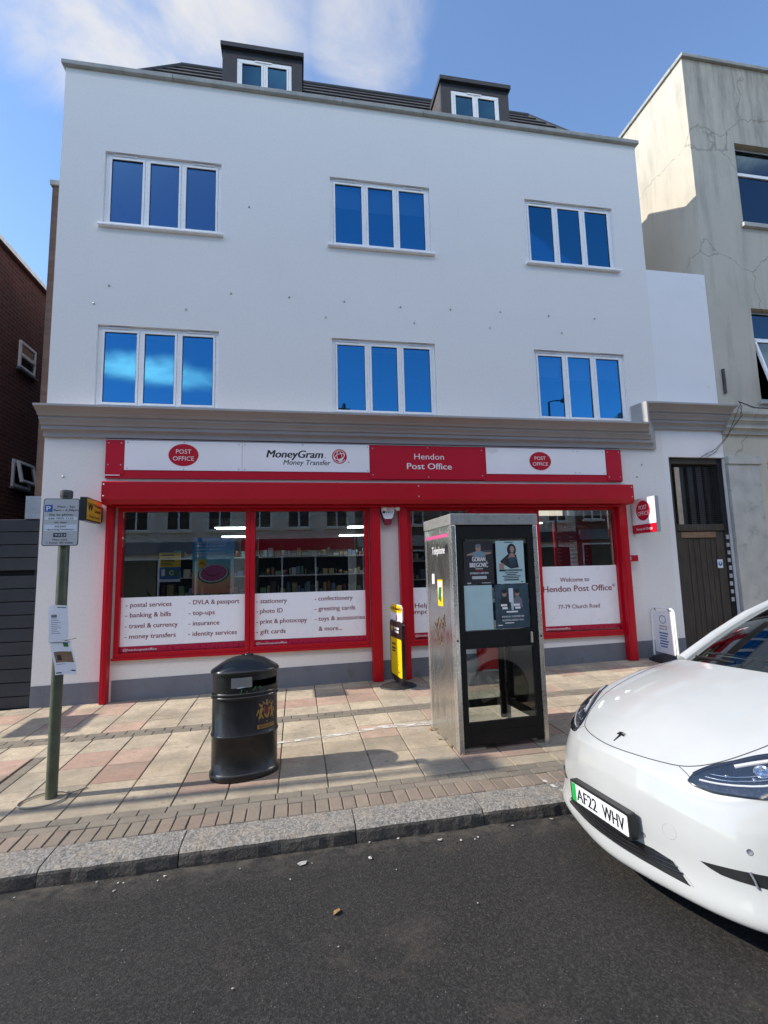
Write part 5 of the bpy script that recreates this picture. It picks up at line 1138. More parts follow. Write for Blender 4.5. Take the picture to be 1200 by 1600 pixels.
def p2(q, T, x0, x1, z0, z1):
    cx = x0 + .18; blob(q, T, cx, z1 - .095, .052, .065, .0003, 'ink_black', 24); blob(q, T, cx + .006, z1 - .09, .026, .036, .0008, 'skin_print', 18)
    poly(q, T, [(cx - .018, z1 - .13), (cx + .02, z1 - .13), (cx + .045, z1 - .185), (cx - .045, z1 - .185)], .0006, 'skin_print')
    poly(q, T, [(cx - .045, z1 - .14), (cx + .05, z1 - .145), (cx + .075, z1 - .28), (cx - .02, z1 - .29), (cx - .13, z1 - .225), (cx - .135, z1 - .21)], .0004, 'poster_dark'); poly(q, T, [(cx - .035, z1 - .172), (cx + .04, z1 - .172), (cx + .04, z1 - .27), (cx - .03, z1 - .27)], .0010, 'poster_navy')
    card(q, T, x0 + .03, x0 + .085, z1 - .295, z1 - .235, .0012, 'skin_print'); card(q, T, x0 + .03, x1 - .03, z1 - .318, z1 - .298, .0012, 'poster_dark'); text(q, 'ABYANITAR', 'poster_pale', Tz(T, .0018), x0 + .19, z1 - .314, .013, .19, 'c', .01)
    for i, (a, b_) in enumerate(((.09, .24), (.11, .22), (.06, .27), (.08, .25))): card(q, T, x0 + a, x0 + b_, z1 - .338 - i * .017, z1 - .330 - i * .017, .0008, 'ink_black')
    card(q, T, x0 + .08, x0 + .25, z1 - .412, z1 - .40, .0008, 'ink_black'); card(q, T, x1 - .05, x1 - .03, z0 + .012, z0 + .022, .0008, 'ink_black'); card(q, T, x0 + .1, x0 + .2, z1 - .02, z1 - .012, .0008, 'ink_black')
def p4(q, T, x0, x1, z0, z1):
    cx = (x0 + x1) / 2; card(q, T, cx - .035, cx + .015, z1 - .18, z1 - .04, .0006, 'sign_white')
    for s, xx in ((0, cx - .085), (1, cx + .06)):
        poly(q, T, [(xx - .055, z1 - .24), (xx - .045, z1 - .15), (xx - .012, z1 - .125), (xx + .02, z1 - .125), (xx + .05, z1 - .15), (xx + .06, z1 - .24)], .0004, 'poster_dark' if s == 0 else 'plinth'); blob(q, T, xx, z1 - .092, .026, .034, .0010, 'skin_print', 18); blob(q, T, xx, z1 - .070, .028, .018, .0014, 'ink_black', 16); card(q, T, xx - .02, xx + .02, z1 - .092, z1 - .082, .0018, 'ink_black')
        card(q, T, xx - .045, xx + .025, z1 - .222, z1 - .20, .0012, 'ink_white'); card(q, T, xx - .03, xx + .03, z1 - .252, z1 - .23, .0012, 'ink_white')
    poly(q, T, [(cx - .02, z1 - .18), (cx + .02, z1 - .18), (cx + .01, z1 - .27), (cx - .01, z1 - .26)], .0008, 'poster_pale'); card(q, T, cx - .07, cx + .06, z1 - .288, z1 - .272, .0012, 'ink_white')
    text(q, 'WEDNESDAY, 18 DECEMBER 2024', 'ink_white', Tz(T, .0012), cx, z1 - .336, .018, .25, 'c', .01); text(q, 'ISLINGTON ASSEMBLY HALL', 'ink_white', Tz(T, .0012), cx, z1 - .372, .018, .24, 'c', .01); card(q, T, x0 + .02, x0 + .07, z0 + .03, z0 + .038, .0008, 'ink_white'); card(q, T, x0 + .1, x0 + .2, z0 + .05, z0 + .058, .0008, 'ink_white')
poster('black concert poster with a man spreading his arms, upper left on the kiosk glass', .135, .465, 1.625, 2.070, 'poster_dark', p1)
poster('pale poster with a dark haired woman, upper right on the kiosk glass', .497, .818, 1.625, 2.070, 'poster_pale', p2)
poster('blank pale sheet, lower left on the kiosk glass', .125, .432, 1.172, 1.618, 'poster_pale')
poster('dark blue concert poster with two men, lower right on the kiosk glass', .462, .845, 1.172, 1.618, 'poster_navy', p4)

# ------------------------------------------------------------------ pavement signs
def sway_sign(label, x, y, rot, w_, z0, z1, base, frame_m, panel_fn, bx_=.28, by_=.25):
    tt = thing('pavement_sign', label, 'pavement sign', (x, y, zp(x, y)), rot)
    return tt
# local frame: sign face looks along -x (towards people walking), text runs along -y ; face at x = -.0..
x, y = 1.50, 7.53
t = thing('pavement_sign', 'black and yellow swing pavement sign on a rubber base before the white pier', 'pavement sign', (x, y, zp(x, y)), R(6))
k = MB(); k.lathe([(0, .085), (.16, .075), (.55, .05), (.9, .02), (1.0, .004), (1.0, -.01)], 'rubber', 40, sx=.285, sy=.235); k.build('base', t, off=O0)
k = MB(); k.box(-.02, .02, -.20, .20, .06, .12, 'black_metal'); k.build('spring_foot', t, off=O0, bevel=.01)
k = MB(); k.prism(rrect(-.31, .31, .11, .97, .07), -.022, .022, 'black_metal', ax='x'); fr = k.build('frame', t, off=O0, bevel=.006)
FT = plane((-.0232, 0, 0), (0, -1, 0), (0, 0, 1)); k = MB(); poly(k, FT, rrect(-.27, .27, .155, .71, .03), 0, 'yellow')
for i, z in enumerate((.60, .56)): card(k, FT, -.21, -.02, z - .02 * i, z + .03 - .02 * i, .001, 'ink_black')
card(k, FT, -.20, -.04, .50, .525, .001, 'ink_black'); arcband(k, FT, .12, .27, .06, .06, .25, 3.4, 6.2, 0, .001, 'ink_black'); blob(k, FT, .1, .38, .012, .012, .001, 'ink_black', 8); blob(k, FT, .1, .33, .012, .012, .001, 'ink_black', 8)
text(k, 'W', 'yellow_dim', FT, -.23, .80, .09, .12, 'l', .05, .1); card(k, FT, -.08, .16, .845, .875, 0, 'ink_white'); card(k, FT, -.04, .14, .795, .825, 0, 'ink_white'); k.build('print', fr, off=O0)
k = MB(); k.prism(rrect(-.30, .30, .93, 1.215, .09), -.012, .006, 'ink_white', ax='x'); hd = k.build('header_card', t, off=O0)
k = MB(); HT = plane((-.0132, 0, 0), (0, -1, 0), (0, 0, 1)); poly(k, HT, rrect(-.295, .295, 1.09, 1.21, .08), 0, 'yellow'); text(k, 'W', 'ink_black', HT, -.16, 1.125, .05, .07, 'l', .04, .1); card(k, HT, -.06, .18, 1.135, 1.155, .001, 'ink_black'); card(k, HT, .02, .07, .98, 1.06, 0, 'red_panel'); k.build('print', hd, off=O0)
k = MB(); k.tube([(-.02, -.2, .975), (-.028, -.02, .96), (-.02, .16, .975)], .004, 'alu', 6); k.build('clip_wire', t, off=O0)
x, y = 6.20, 7.68
t = thing('pavement_sign', 'white swing pavement sign with tubular frame and black base beside the old doorway', 'pavement sign', (x, y, zp(x, y)), R(-4))
k = MB(); k.lathe([(0, .12), (.3, .115), (.7, .07), (1.0, .01), (1.0, -.01)], 'rubber', 36, sx=.21, sy=.30, pw=3); k.build('base', t, off=O0)
k = MB(); pts = [(0, -.315, .06), (0, -.30, .80)]
for i in range(1, 7): a = R(90 * i / 6); pts.append((0, -.20 - .10 * math.cos(a), .80 + .09 * math.sin(a)))
for i in range(0, 7): a = R(90 * i / 6); pts.append((0, .20 + .10 * math.sin(a), .80 + .09 * math.cos(a)))
pts += [(0, .315, .06)]; k.tube(pts, .017, 'upvc', 10); fr = k.build('tube_frame', t, off=O0)
k = MB(); k.prism(rrect(-.27, .25, .13, .845, .03), -.008, .008, 'upvc', ax='x'); pn = k.build('panel', t, off=O0)
for yy in (-.18, .17): k = MB(); k.tube([(0, yy, .84), (-.022, yy, .87), (0, yy, .90)], .007, 'gasket', 6); k.build('hook', t, off=O0)
k = MB(); FT = plane((-.0092, 0, 0), (0, -1, 0), (0, 0, 1)); arcband(k, FT, .0, .70, .085, .07, .16, 0, 6.28, 0, 0, 'blue')
text(k, 'stationery', 'ink_red', FT, 0, .575, .035, .20, 'c', .02); text(k, 'photo ID', 'ink_red', FT, 0, .525, .035, .20, 'c', .02)
for i in range(6): card(k, FT, -.12 + .02 * (i % 2), .11 - .02 * (i % 3), .455 - .045 * i, .478 - .045 * i, 0, 'blue')
k.build('print', pn, off=O0)

# ------------------------------------------------------------------ litter, marks on paving and road
rnd = random.Random(21)
M['scrap'] = plain('grubby_paper_scrap', (.42, .40, .36), .8, var=.2, vs=20); M['leaf'] = plain('dry_brown_leaf', (.26, .15, .05), .8, var=.3, vs=20)
def scrap(x, y, s, road, m, rz, g, label, cat, nm):
    z = zr(x, y) if road else zp(x, y); k = MB(); n_ = rnd.randint(5, 7); pts = []
    for i in range(n_): a = 6.28 * i / n_ + rnd.uniform(-.3, .3); rr = s * rnd.uniform(.5, 1.0); pts.append((math.cos(a) * rr, math.sin(a) * rr * .6, .006 + rnd.uniform(0, s * .35)))
    k.faces([(0, 0, .010 + s * .15)] + pts, [(0, i + 1, (i + 1) % n_ + 1) for i in range(n_)], m)
    o = k.build(nm, off=(0, 0, 0)); o.location = (x, y, z); o.rotation_euler[2] = rz; tag(o, label, cat, g)
G1 = 'pale paper scraps in the gutter'
for i in range(20):
    x = -1.75 + rnd.random() * 3.7; y = 3.74 - abs(rnd.gauss(0, .13)); scrap(x, y, rnd.uniform(.008, .024), True, 'scrap', rnd.uniform(0, 6), G1, 'tiny pale paper scrap lying on the asphalt along the kerb', 'litter', 'paper_scrap')
scrap(.02, 3.58, .05, True, 'scrap', .5, None, 'largest crumpled beige paper scrap in the gutter', 'litter', 'paper_scrap')
for x, y in ((-.05, 3.42), (.62, 3.35), (-.9, 3.0), (.2, 2.75), (1.0, 2.9), (-.3, 2.6)): scrap(x, y, rnd.uniform(.006, .012), True, 'scrap', rnd.uniform(0, 6), 'pale specks out on the road', 'tiny pale speck of litter out on the open road', 'litter', 'paper_scrap')
for x, y in ((1.46, 5.55), (1.50, 5.42), (1.47, 5.25), (1.52, 5.02), (1.49, 5.60)): scrap(x, y, .035, False, 'leaf', rnd.uniform(0, 6), 'dry leaves along the kiosk side', 'dry brown leaf on the paving against the kiosk steel side', 'leaf', 'dry_leaf')
scrap(.21, 3.02, .035, True, 'leaf', 1.0, None, 'crushed orange brown leaf alone on the road', 'leaf', 'dry_leaf')
for i in range(26): scrap(rnd.uniform(-2.2, 2.2), rnd.uniform(4.15, 6.4), rnd.uniform(.006, .013), False, 'scrap', rnd.uniform(0, 6), 'pale specks on the paving', 'tiny pale speck of litter on the paving slabs', 'litter', 'paper_scrap')
M['worn_white'] = None
m, nt_, b = mat('worn_white_paint'); v = vec(nt_); o_ = nt_.nodes['Material Output']; tr = nt_.nodes.new('ShaderNodeBsdfTransparent'); mx = nt_.nodes.new('ShaderNodeMixShader')
b.inputs['Base Color'].default_value = (.62, .60, .55, 1); b.inputs['Roughness'].default_value = .8
nt_.links.new(rng(nt_, noise(nt_, vec(nt_, (1, 3, 1)), 7, 7, .7), .44, .56), mx.inputs[0]); nt_.links.new(tr.outputs[0], mx.inputs[1]); nt_.links.new(b.outputs[0], mx.inputs[2]); nt_.links.new(mx.outputs[0], o_.inputs[0]); M['worn_white'] = m
k = MB(); q = [(-.45, 5.62), (.3, 5.665), (.95, 5.80), (1.56, 5.765)]
top = [(x, y + .035 + .02 * (i > 0), zp(x, y) + .006) for i, (x, y) in enumerate(q)]; bot = [(x, y - .03 - .02 * (i > 1), zp(x, y) + .006) for i, (x, y) in enumerate(q)]
k.faces(bot + top, [(i, i + 1, i + 5, i + 4) for i in range(3)], 'worn_white'); tag(k.build('white_line_mark', off=(.5, 5.7, 0)), kind='structure')
k = MB(); k.faces([(2.02, 4.14, zp(2, 4.14) + .008), (2.05, 4.14, zp(2, 4.14) + .008), (2.13, 3.79, zp(2.1, 3.79) + .012), (2.095, 3.79, zp(2.1, 3.79) + .012)], [(0, 1, 2, 3)], 'worn_white'); tag(k.build('kerb_paint_mark', off=(2.05, 4, 0)), kind='structure')
# ------------------------------------------------------------------ parked white car (car frame: x back from the nose, y towards the kerb, z up)
def white_paint():
    m, t, b = mat('pearl_white_car_paint'); v = vec(t)
    c = mixrgb(t, rng(t, noise(t, v, 2.5, 5), .35, .7), (.42, .43, .425), (.46, .468, .46))
    c = mixrgb(t, rng(t, noise(t, vec(t, loc=(4, 1, 2)), 5, 7, .65), .55, .8, 0, .25), c, (.41, .41, .39))
    t.links.new(c, b.inputs['Base Color']); b.inputs['Roughness'].default_value = .38; b.inputs['Coat Weight'].default_value = .9; b.inputs['Coat Roughness'].default_value = .06
    fl = noise(t, v, 900, 2); bump(t, b, fl, .03, .001); return m
M['car_white'] = white_paint()
M['car_black'] = plain('black_car_plastic', (.012, .012, .013), .42, coat=.2, var=.2, vs=8)
M['car_gloss_black'] = plain('gloss_black_trim', (.008, .008, .009), .12, coat=.8, var=.1)
M['seam'] = plain('panel_gap', (.03, .03, .03), .7, var=.1)
M['glass_car'] = glass('windscreen_glass', (.50, .58, .57), (.95, 1, 1), .10, 1.0)
M['glass_dark'] = glass('privacy_glass', (.05, .06, .06), (.95, 1, 1), .09, 1.0)
M['lens'] = glass('headlamp_lens', (.86, .88, .9), (1, 1, 1), .10, 1.0)
M['lamp_inner'] = plain('headlamp_bezel', (.045, .05, .06), .25, .6, var=.3, vs=12)
M['chrome'] = plain('chrome', (.75, .76, .78), .10, 1.0, var=.03)
M['plate_white'] = plain('number_plate_white', (.72, .73, .72), .35, var=.02)
M['plate_green'] = plain('number_plate_green', (.01, .36, .07), .4, var=.03)
M['seat'] = plain('dark_seat_fabric', (.03, .03, .033), .7, var=.2)
M['cream_trim'] = plain('pale_cabin_trim', (.55, .54, .50), .6, var=.05)
yaw = .05
cb = Vector((math.cos(yaw), math.sin(yaw), .0165)).normalized(); cl_ = Vector((-math.sin(yaw), math.cos(yaw), -.04)); cl_ = (cl_ - cb * cl_.dot(cb)).normalized(); cu_ = cb.cross(cl_)
CARO = Vector((1.75, 2.82, zr(1.75, 2.82)))
CARM = Matrix.Identity(4)
for i in range(3): CARM[i][0] = cb[i]; CARM[i][1] = cl_[i]; CARM[i][2] = cu_[i]; CARM[i][3] = CARO[i]
car = thing('parked_car', 'white electric hatchback parked nose first by the kerb on the right', 'car')
car.matrix_world = CARM
def lerp_tab(tab, x):
    for (a, va), (b_, vb) in zip(tab[:-1], tab[1:]):
        if x <= b_: return va + (vb - va) * max(0, (x - a) / (b_ - a))
    return tab[-1][1]
def smooth_tab(tab, x):                                          # Catmull-Rom through the table
    n = len(tab)
    if x <= tab[0][0]: return tab[0][1]
    if x >= tab[-1][0]: return tab[-1][1]
    for i in range(n - 1):
        if tab[i][0] <= x <= tab[i + 1][0]:
            x0, x1 = tab[i][0], tab[i + 1][0]; h = x1 - x0; t = (x - x0) / h
            m0 = (tab[i + 1][1] - tab[i - 1][1]) / (tab[i + 1][0] - tab[i - 1][0]) if i > 0 else (tab[1][1] - tab[0][1]) / (tab[1][0] - tab[0][0])
            m1 = (tab[i + 2][1] - tab[i][1]) / (tab[i + 2][0] - tab[i][0]) if i < n - 2 else (tab[-1][1] - tab[-2][1]) / (tab[-1][0] - tab[-2][0])
            return (2 * t ** 3 - 3 * t * t + 1) * tab[i][1] + (t ** 3 - 2 * t * t + t) * h * m0 + (-2 * t ** 3 + 3 * t * t) * tab[i + 1][1] + (t ** 3 - t * t) * h * m1
HC = [(.03, .735), (.09, .775), (.196, .835), (.35, .912), (.525, .983), (.83, 1.078), (1.17, 1.150), (1.5, 1.20)]
HK = [(.09, .55), (.23, .47), (.40, .28), (.55, .19), (.83, .17), (1.2, .145), (1.5, .13)]
def H(x, y): return smooth_tab(HC, x) - lerp_tab(HK, x) * y * y
LIP = [(.02, 0), (.045, .2), (.095, .42), (.145, .61), (.225, .78), (.335, .885), (.48, .93), (.95, .94), (1.3, .94), (1.5, .935), (2.0, .93), (2.8, .93), (3.4, .94), (4.1, .93), (4.5, .85), (4.68, .5), (4.70, 0)]
MID = [(.035, 0), (.060, .22), (.115, .42), (.172, .60), (.265, .76), (.395, .875), (.60, .937), (.95, .955), (1.3, .955), (1.5, .95), (2.0, .95), (2.8, .955), (3.4, .96), (4.0, .94), (4.5, .86), (4.7, .5), (4.73, 0)]
TOP = [(.088, 0), (.105, .2), (.155, .38), (.212, .545), (.305, .695), (.46, .81), (.69, .88), (.95, .90), (1.2, .91), (1.45, .905), (2.0, .905), (2.8, .90), (3.4, .89), (4.0, .86), (4.45, .74), (4.6, .4), (4.64, 0)]
TZ = {9: 1.06, 10: 1.035, 11: 1.045, 12: 1.065, 13: 1.085, 14: 1.08, 15: 1.05, 16: 1.05}
NS = 17
def lvl(s):                                                      # the waterlines of one station, bottom to top
    a, m_, t_ = Vector((*LIP[s], 0)), Vector((*MID[s], 0)), Vector((*TOP[s], 0))
    zt = H(t_.x, t_.y) if s < 9 else TZ[s]
    inn = 1.0 if s < 6 else .4
    back = Vector((.10, 0, 0)) * inn if s < 9 else Vector((-.08 if s > 13 else 0, 0, 0))
    def shrink(v, k): return Vector((v.x, v.y * k, 0))
    zc = zt - .125 if s < 5 else zt - .15 - .02 * (s - 4) if s < 9 else zt - .26
    L = [(shrink(a, .93) + back, .17), (shrink(a, .985) + Vector((.012, 0, 0)), .185), (a, .235), (a.lerp(m_, .55) + Vector((.014 * inn, 0, 0)), .33), (m_, .46), (m_.lerp(t_, .25), min(.60, zc - .03)), (m_.lerp(t_, .36), zc), (m_.lerp(t_, .70), zc + (zt - zc) * .55), (t_.lerp(m_, .10), zt - .028), (t_, zt)]
    return [(p.x, p.y, z) for p, z in L]
cols = [lvl(s) for s in range(NS)]
bm = bmesh.new(); vm = {}
def vert(k, co):
    if k not in vm: vm[k] = bm.verts.new(co)
    return vm[k]
def bv(s, l, sg):                                                # body vertex, mirrored
    x, y, z = cols[s][l]
    if abs(y) < 1e-6: return vert((s, l, 0), (x, 0, z))
    return vert((s, l, sg), (x, y * sg, z))
NL = 10
for sg in (1, -1):
    for s in range(NS - 1):
        for l in range(NL - 1):
            q = [bv(s, l, sg), bv(s + 1, l, sg), bv(s + 1, l + 1, sg), bv(s, l + 1, sg)]
            bm.faces.new(q if sg == 1 else q[::-1])
J, IC = 4, 9                                                     # bonnet: front edge = stations 0..4, side edge = 4..9
for i in range(IC - J + 1): pass
def bonnet(i, j):
    """i rows from the nose (0) to the scuttle, j from -J..J"""
    sg = 1 if j >= 0 else -1; a = abs(j)
    if i == 0: return bv(a, NL - 1, sg) if a else bv(0, NL - 1, 1)
    if a == J: return bv(J + i, NL - 1, sg)
    xs, ys, _ = cols[J + i][NL - 1]; fx, fy, _ = cols[a][NL - 1]; cx_, cy_, _ = cols[J][NL - 1]
    y = fy / cy_ * ys
    back = {1: .30, 2: .52, 3: .78, 4: 1.0, 5: 1.17}[i]          # centreline position of this row
    t = (a / J) ** 1.6; x = back + (xs - back) * t
    zz = H(x, y)
    return vert(('b', i, j), (x, y * sg, zz))
for i in range(IC - J):
    for j in range(-J, J):
        bm.faces.new([bonnet(i, j), bonnet(i + 1, j), bonnet(i + 1, j + 1), bonnet(i, j + 1)])
bmesh.ops.recalc_face_normals(bm, faces=bm.faces)
ce = bm.edges.layers.float.new('crease_edge')
for sg in (1, -1):
    for s in range(0, 9):
        e = bm.edges.get((bv(s, 6, sg), bv(s + 1, 6, sg)))
        if e: e[ce] = .45 if s < 7 else .2
for f in bm.faces: f.smooth = True
me = D.meshes.new('cage'); bm.to_mesh(me); bm.free()
tmp = D.objects.new('cage', me); COL.objects.link(tmp); md = tmp.modifiers.new('s', 'SUBSURF'); md.levels = md.render_levels = 3
bpy.context.view_layer.update()
bodyme = D.meshes.new_from_object(tmp.evaluated_get(bpy.context.evaluated_depsgraph_get())); D.objects.remove(tmp)
bodyme.name = 'body'; bodyme.materials.clear(); bodyme.materials.append(M['car_white']); bodyme.materials.append(M['car_black'])
# wheel arches: faces inside the arch circles become the dark liner
WR, WX1, WX2 = .36, .90, 3.79
for p in bodyme.polygons:
    c = p.center; p.use_smooth = True
    if abs(c.y) > .80 and min((c.x - WX1) ** 2 + (c.z - .36) ** 2, (c.x - WX2) ** 2 + (c.z - .36) ** 2) < .395 ** 2: p.material_index = 1
    elif c.z < .20 and c.x > .10: p.material_index = 1
body = D.objects.new('body', bodyme); COL.objects.link(body); body.parent = car
BVH = BVHTree.FromPolygons([v.co for v in bodyme.vertices], [tuple(p.vertices) for p in bodyme.polygons])
def snap(p, off=0.0):
    co, nrm, ix, d = BVH.find_nearest(Vector(p))
    return co + nrm * off
def cpart(name, fn, parent=car, **kw): q = MB(); fn(q); return q.build(name, parent, off=(0, 0, 0), **kw)
def surf_line(q, pts, r, m, n=6, off=0.0, dens=8):
    out_ = []
    for i in range(len(pts) - 1):
        p0, p1, p2, p3 = (Vector(pts[max(0, i - 1)]), Vector(pts[i]), Vector(pts[i + 1]), Vector(pts[min(len(pts) - 1, i + 2)]))
        for k in range(dens):
            t = k / dens; out_.append(snap(.5 * ((2 * p1) + (p2 - p0) * t + (2 * p0 - 5 * p1 + 4 * p2 - p3) * t * t + (3 * p1 - p0 - 3 * p2 + p3) * t ** 3), off))
    out_.append(snap(pts[-1], off)); q.tube(out_, r, m, n)
from mathutils.geometry import delaunay_2d_cdt
def patch(q, outline, m, off=.003, step=.02, skirt=.012, depth_fn=None):
    """a sheet laid on the body inside a closed 3-D outline, with a rim going into the body"""
    P = [Vector(p) for p in outline]; c = sum(P, Vector()) / len(P)
    n = Vector()
    for i in range(len(P)): n += (P[i] - c).cross(P[(i + 1) % len(P)] - c)
    n.normalize(); u = n.orthogonal().normalized(); v = n.cross(u)
    dense = []
    for i in range(len(P)):
        a, b_ = P[i], P[(i + 1) % len(P)]; k = max(1, int((b_ - a).length / step)); dense += [a.lerp(b_, t / k) for t in range(k)]
    d2 = [Vector(((p - c).dot(u), (p - c).dot(v))) for p in dense]; nb_ = len(d2)
    x0, x1 = min(p.x for p in d2), max(p.x for p in d2); y0, y1 = min(p.y for p in d2), max(p.y for p in d2)
    def inside(p):
        r_ = False
        for i in range(nb_):
            a, b_ = d2[i], d2[(i + 1) % nb_]
            if (a.y > p.y) != (b_.y > p.y) and p.x < (b_.x - a.x) * (p.y - a.y) / (b_.y - a.y) + a.x: r_ = not r_
        return r_
    g = []; y = y0 + step / 2
    while y < y1:
        x = x0 + step / 2
        while x < x1:
            p = Vector((x, y))
            if inside(p) and min((p - o).length for o in d2) > step * .45: g.append(p)
            x += step
        y += step
    r_ = delaunay_2d_cdt(d2 + g, [(i, (i + 1) % nb_) for i in range(nb_)], [list(range(nb_))], 1, 1e-5)
    vs = [snap(c + u * p.x + v * p.y, off) for p in r_[0]]
    q.faces(vs, [tuple(f) for f in r_[2]], m, True)
    rim = [snap(p, off) for p in dense]; low = [snap(p, -skirt) for p in dense]
    q.faces(rim + low, [(i, (i + 1) % nb_, nb_ + (i + 1) % nb_, nb_ + i) for i in range(nb_)], m)
mir = lambda pts, s: [(x, y * s, z) for x, y, z in pts]
SEAM = [(1.30, -.72, 1.08), (1.0, -.715, 1.03), (.75, -.68, .97), (.55, -.63, .90), (.38, -.545, .83), (.27, -.44, .785), (.20, -.32, .785), (.15, -.16, .785), (.13, 0, .785)]
seam = SEAM + [(x, -y, z) for x, y, z in SEAM[-2::-1]]
cpart('bonnet_seam', lambda q: surf_line(q, seam, .0032, 'seam', 6, -.0008))
# greenhouse
rows = [[(1.17, 0, 1.140), (1.22, .35, 1.130), (1.36, .66, 1.100), (1.41, .735, 1.085), (1.45, .845, 1.04)],
        [(1.50, 0, 1.330), (1.54, .34, 1.318), (1.70, .655, 1.270), (1.74, .715, 1.255), (1.85, .875, 1.02)],
        [(1.85, 0, 1.480), (1.88, .32, 1.470), (2.02, .635, 1.415), (2.05, .69, 1.40), (2.25, .89, 1.02)],
        [(2.20, 0, 1.580), (2.23, .30, 1.570), (2.34, .61, 1.525), (2.36, .66, 1.505), (2.62, .895, 1.03)],
        [(2.75, 0, 1.622), (2.77, .30, 1.612), (2.82, .585, 1.575), (2.83, .635, 1.55), (3.0, .893, 1.04)],
        [(3.25, 0, 1.605), (3.25, .29, 1.597), (3.27, .565, 1.555), (3.28, .615, 1.53), (3.42, .885, 1.06)],
        [(3.75, 0, 1.53), (3.75, .28, 1.52), (3.74, .535, 1.475), (3.74, .59, 1.455), (3.8, .86, 1.09)],
        [(4.12, 0, 1.40), (4.12, .27, 1.395), (4.10, .52, 1.35), (4.09, .575, 1.33), (4.15, .80, 1.10)],
        [(4.40, 0, 1.25), (4.39, .26, 1.245), (4.36, .49, 1.22), (4.34, .545, 1.20), (4.42, .70, 1.09)],
        [(4.60, 0, 1.10), (4.59, .26, 1.10), (4.53, .46, 1.09), (4.50, .52, 1.08), (4.52, .62, 1.06)]]
def cage_part(name, cells, m, thick=0.0):
    bm = bmesh.new(); vv = {}
    def V(i, j, s):
        x, y, z = rows[i][j]; k = (i, j, s if y else 0)
        if k not in vv: vv[k] = bm.verts.new((x, y * s, z))
        return vv[k]
    for (i, j) in cells:
        for s in (1, -1): bm.faces.new([V(i, j, s), V(i + 1, j, s), V(i + 1, j + 1, s), V(i, j + 1, s)])
    bmesh.ops.recalc_face_normals(bm, faces=bm.faces)
    for f in bm.faces: f.smooth = True
    me = D.meshes.new(name); bm.to_mesh(me); bm.free(); me.materials.append(M[m])
    o = D.objects.new(name, me); COL.objects.link(o); o.parent = car
    md = o.modifiers.new('sub', 'SUBSURF'); md.levels = md.render_levels = 3; md.boundary_smooth = 'PRESERVE_CORNERS'
    return o
cage_part('windscreen', [(i, j) for i in range(3) for j in (0, 1)], 'glass_car')
cage_part('roof', [(i, j) for i in range(3, 6) for j in (0, 1)], 'car_gloss_black')
cage_part('rear_window', [(i, j) for i in range(6, 9) for j in (0, 1)], 'glass_dark')
for sgn in (1, -1): cpart('roof_pillar', lambda q: q.tube([Vector((rows[i][2][0] + .02, (rows[i][2][1] + rows[i][3][1]) / 2 * sgn, (rows[i][2][2] + rows[i][3][2]) / 2)) for i in range(10)], [.05, .046, .044, .044, .044, .044, .044, .046, .05, .05], 'car_white', 12))
for sgn in (1, -1):
    bm = bmesh.new(); g = [[bm.verts.new((rows[i][j][0], rows[i][j][1] * sgn, rows[i][j][2])) for j in (3, 4)] for i in range(10)]
    for i in range(9): bm.faces.new([g[i][0], g[i + 1][0], g[i + 1][1], g[i][1]])
    bmesh.ops.recalc_face_normals(bm, faces=bm.faces); me = D.meshes.new('side_window'); bm.to_mesh(me); bm.free(); me.materials.append(M['glass_dark'])
    o = D.objects.new('side_window', me); COL.objects.link(o); o.parent = car
    cpart('door_mirror', lambda q: (q.lathe([(0, -.11), (.055, -.10), (.075, -.03), (.075, .05), (.05, .10), (0, .11)], 'car_white', 20, T=Matrix.Translation((1.98, 1.0 * sgn, 1.115)) @ Matrix.Rotation(R(90), 4, 'X') @ Matrix.Diagonal((1.0, .9, 1.0, 1))), q.tube([(1.98, .88 * sgn, 1.04), (1.98, .95 * sgn, 1.07)], .03, 'car_gloss_black', 10)))
# frit band and pillars trims
def frit(q):
    pts = [Vector(p) + Vector((-.004, 0, .004)) for p in rows[0][:3]]; up_ = [Vector(a).lerp(Vector(b_), .20) + Vector((-.004, 0, .004)) for a, b_ in zip(rows[0][:3], rows[1][:3])]
    for s in (1, -1):
        a = [Vector((p.x, p.y * s, p.z)) for p in pts]; b_ = [Vector((p.x, p.y * s, p.z)) for p in up_]; q.faces(a + b_, [(0, 1, 4, 3), (1, 2, 5, 4)], 'car_black')
cpart('scuttle', lambda q: [q.faces([(1.16, y0, H(1.2, y0) - .012), (1.16 + .16, y0, H(1.3, y0) + .0), (x1 + .10, y1, H(x1, y1) - .005), (x1 - .02, y1, H(x1, y1) - .02)], [(0, 1, 2, 3)], 'car_black') for s in (1, -1) for (y0, y1, x1) in ((0, .36 * s, 1.23), )])
cpart('wiper', lambda q: q.tube([(1.25, .10, 1.165), (1.27, .25, 1.165), (1.33, .50, 1.155)], .010, 'car_black', 8))
def wiper(q):
    q.tube([(1.27, -.45, 1.155), (1.30, -.1, 1.195), (1.335, .22, 1.20), (1.36, .42, 1.185)], .010, 'car_black', 8); q.tube([(1.22, .02, 1.15), (1.30, .0, 1.197)], .012, 'car_black', 8)
cpart('wiper', wiper)
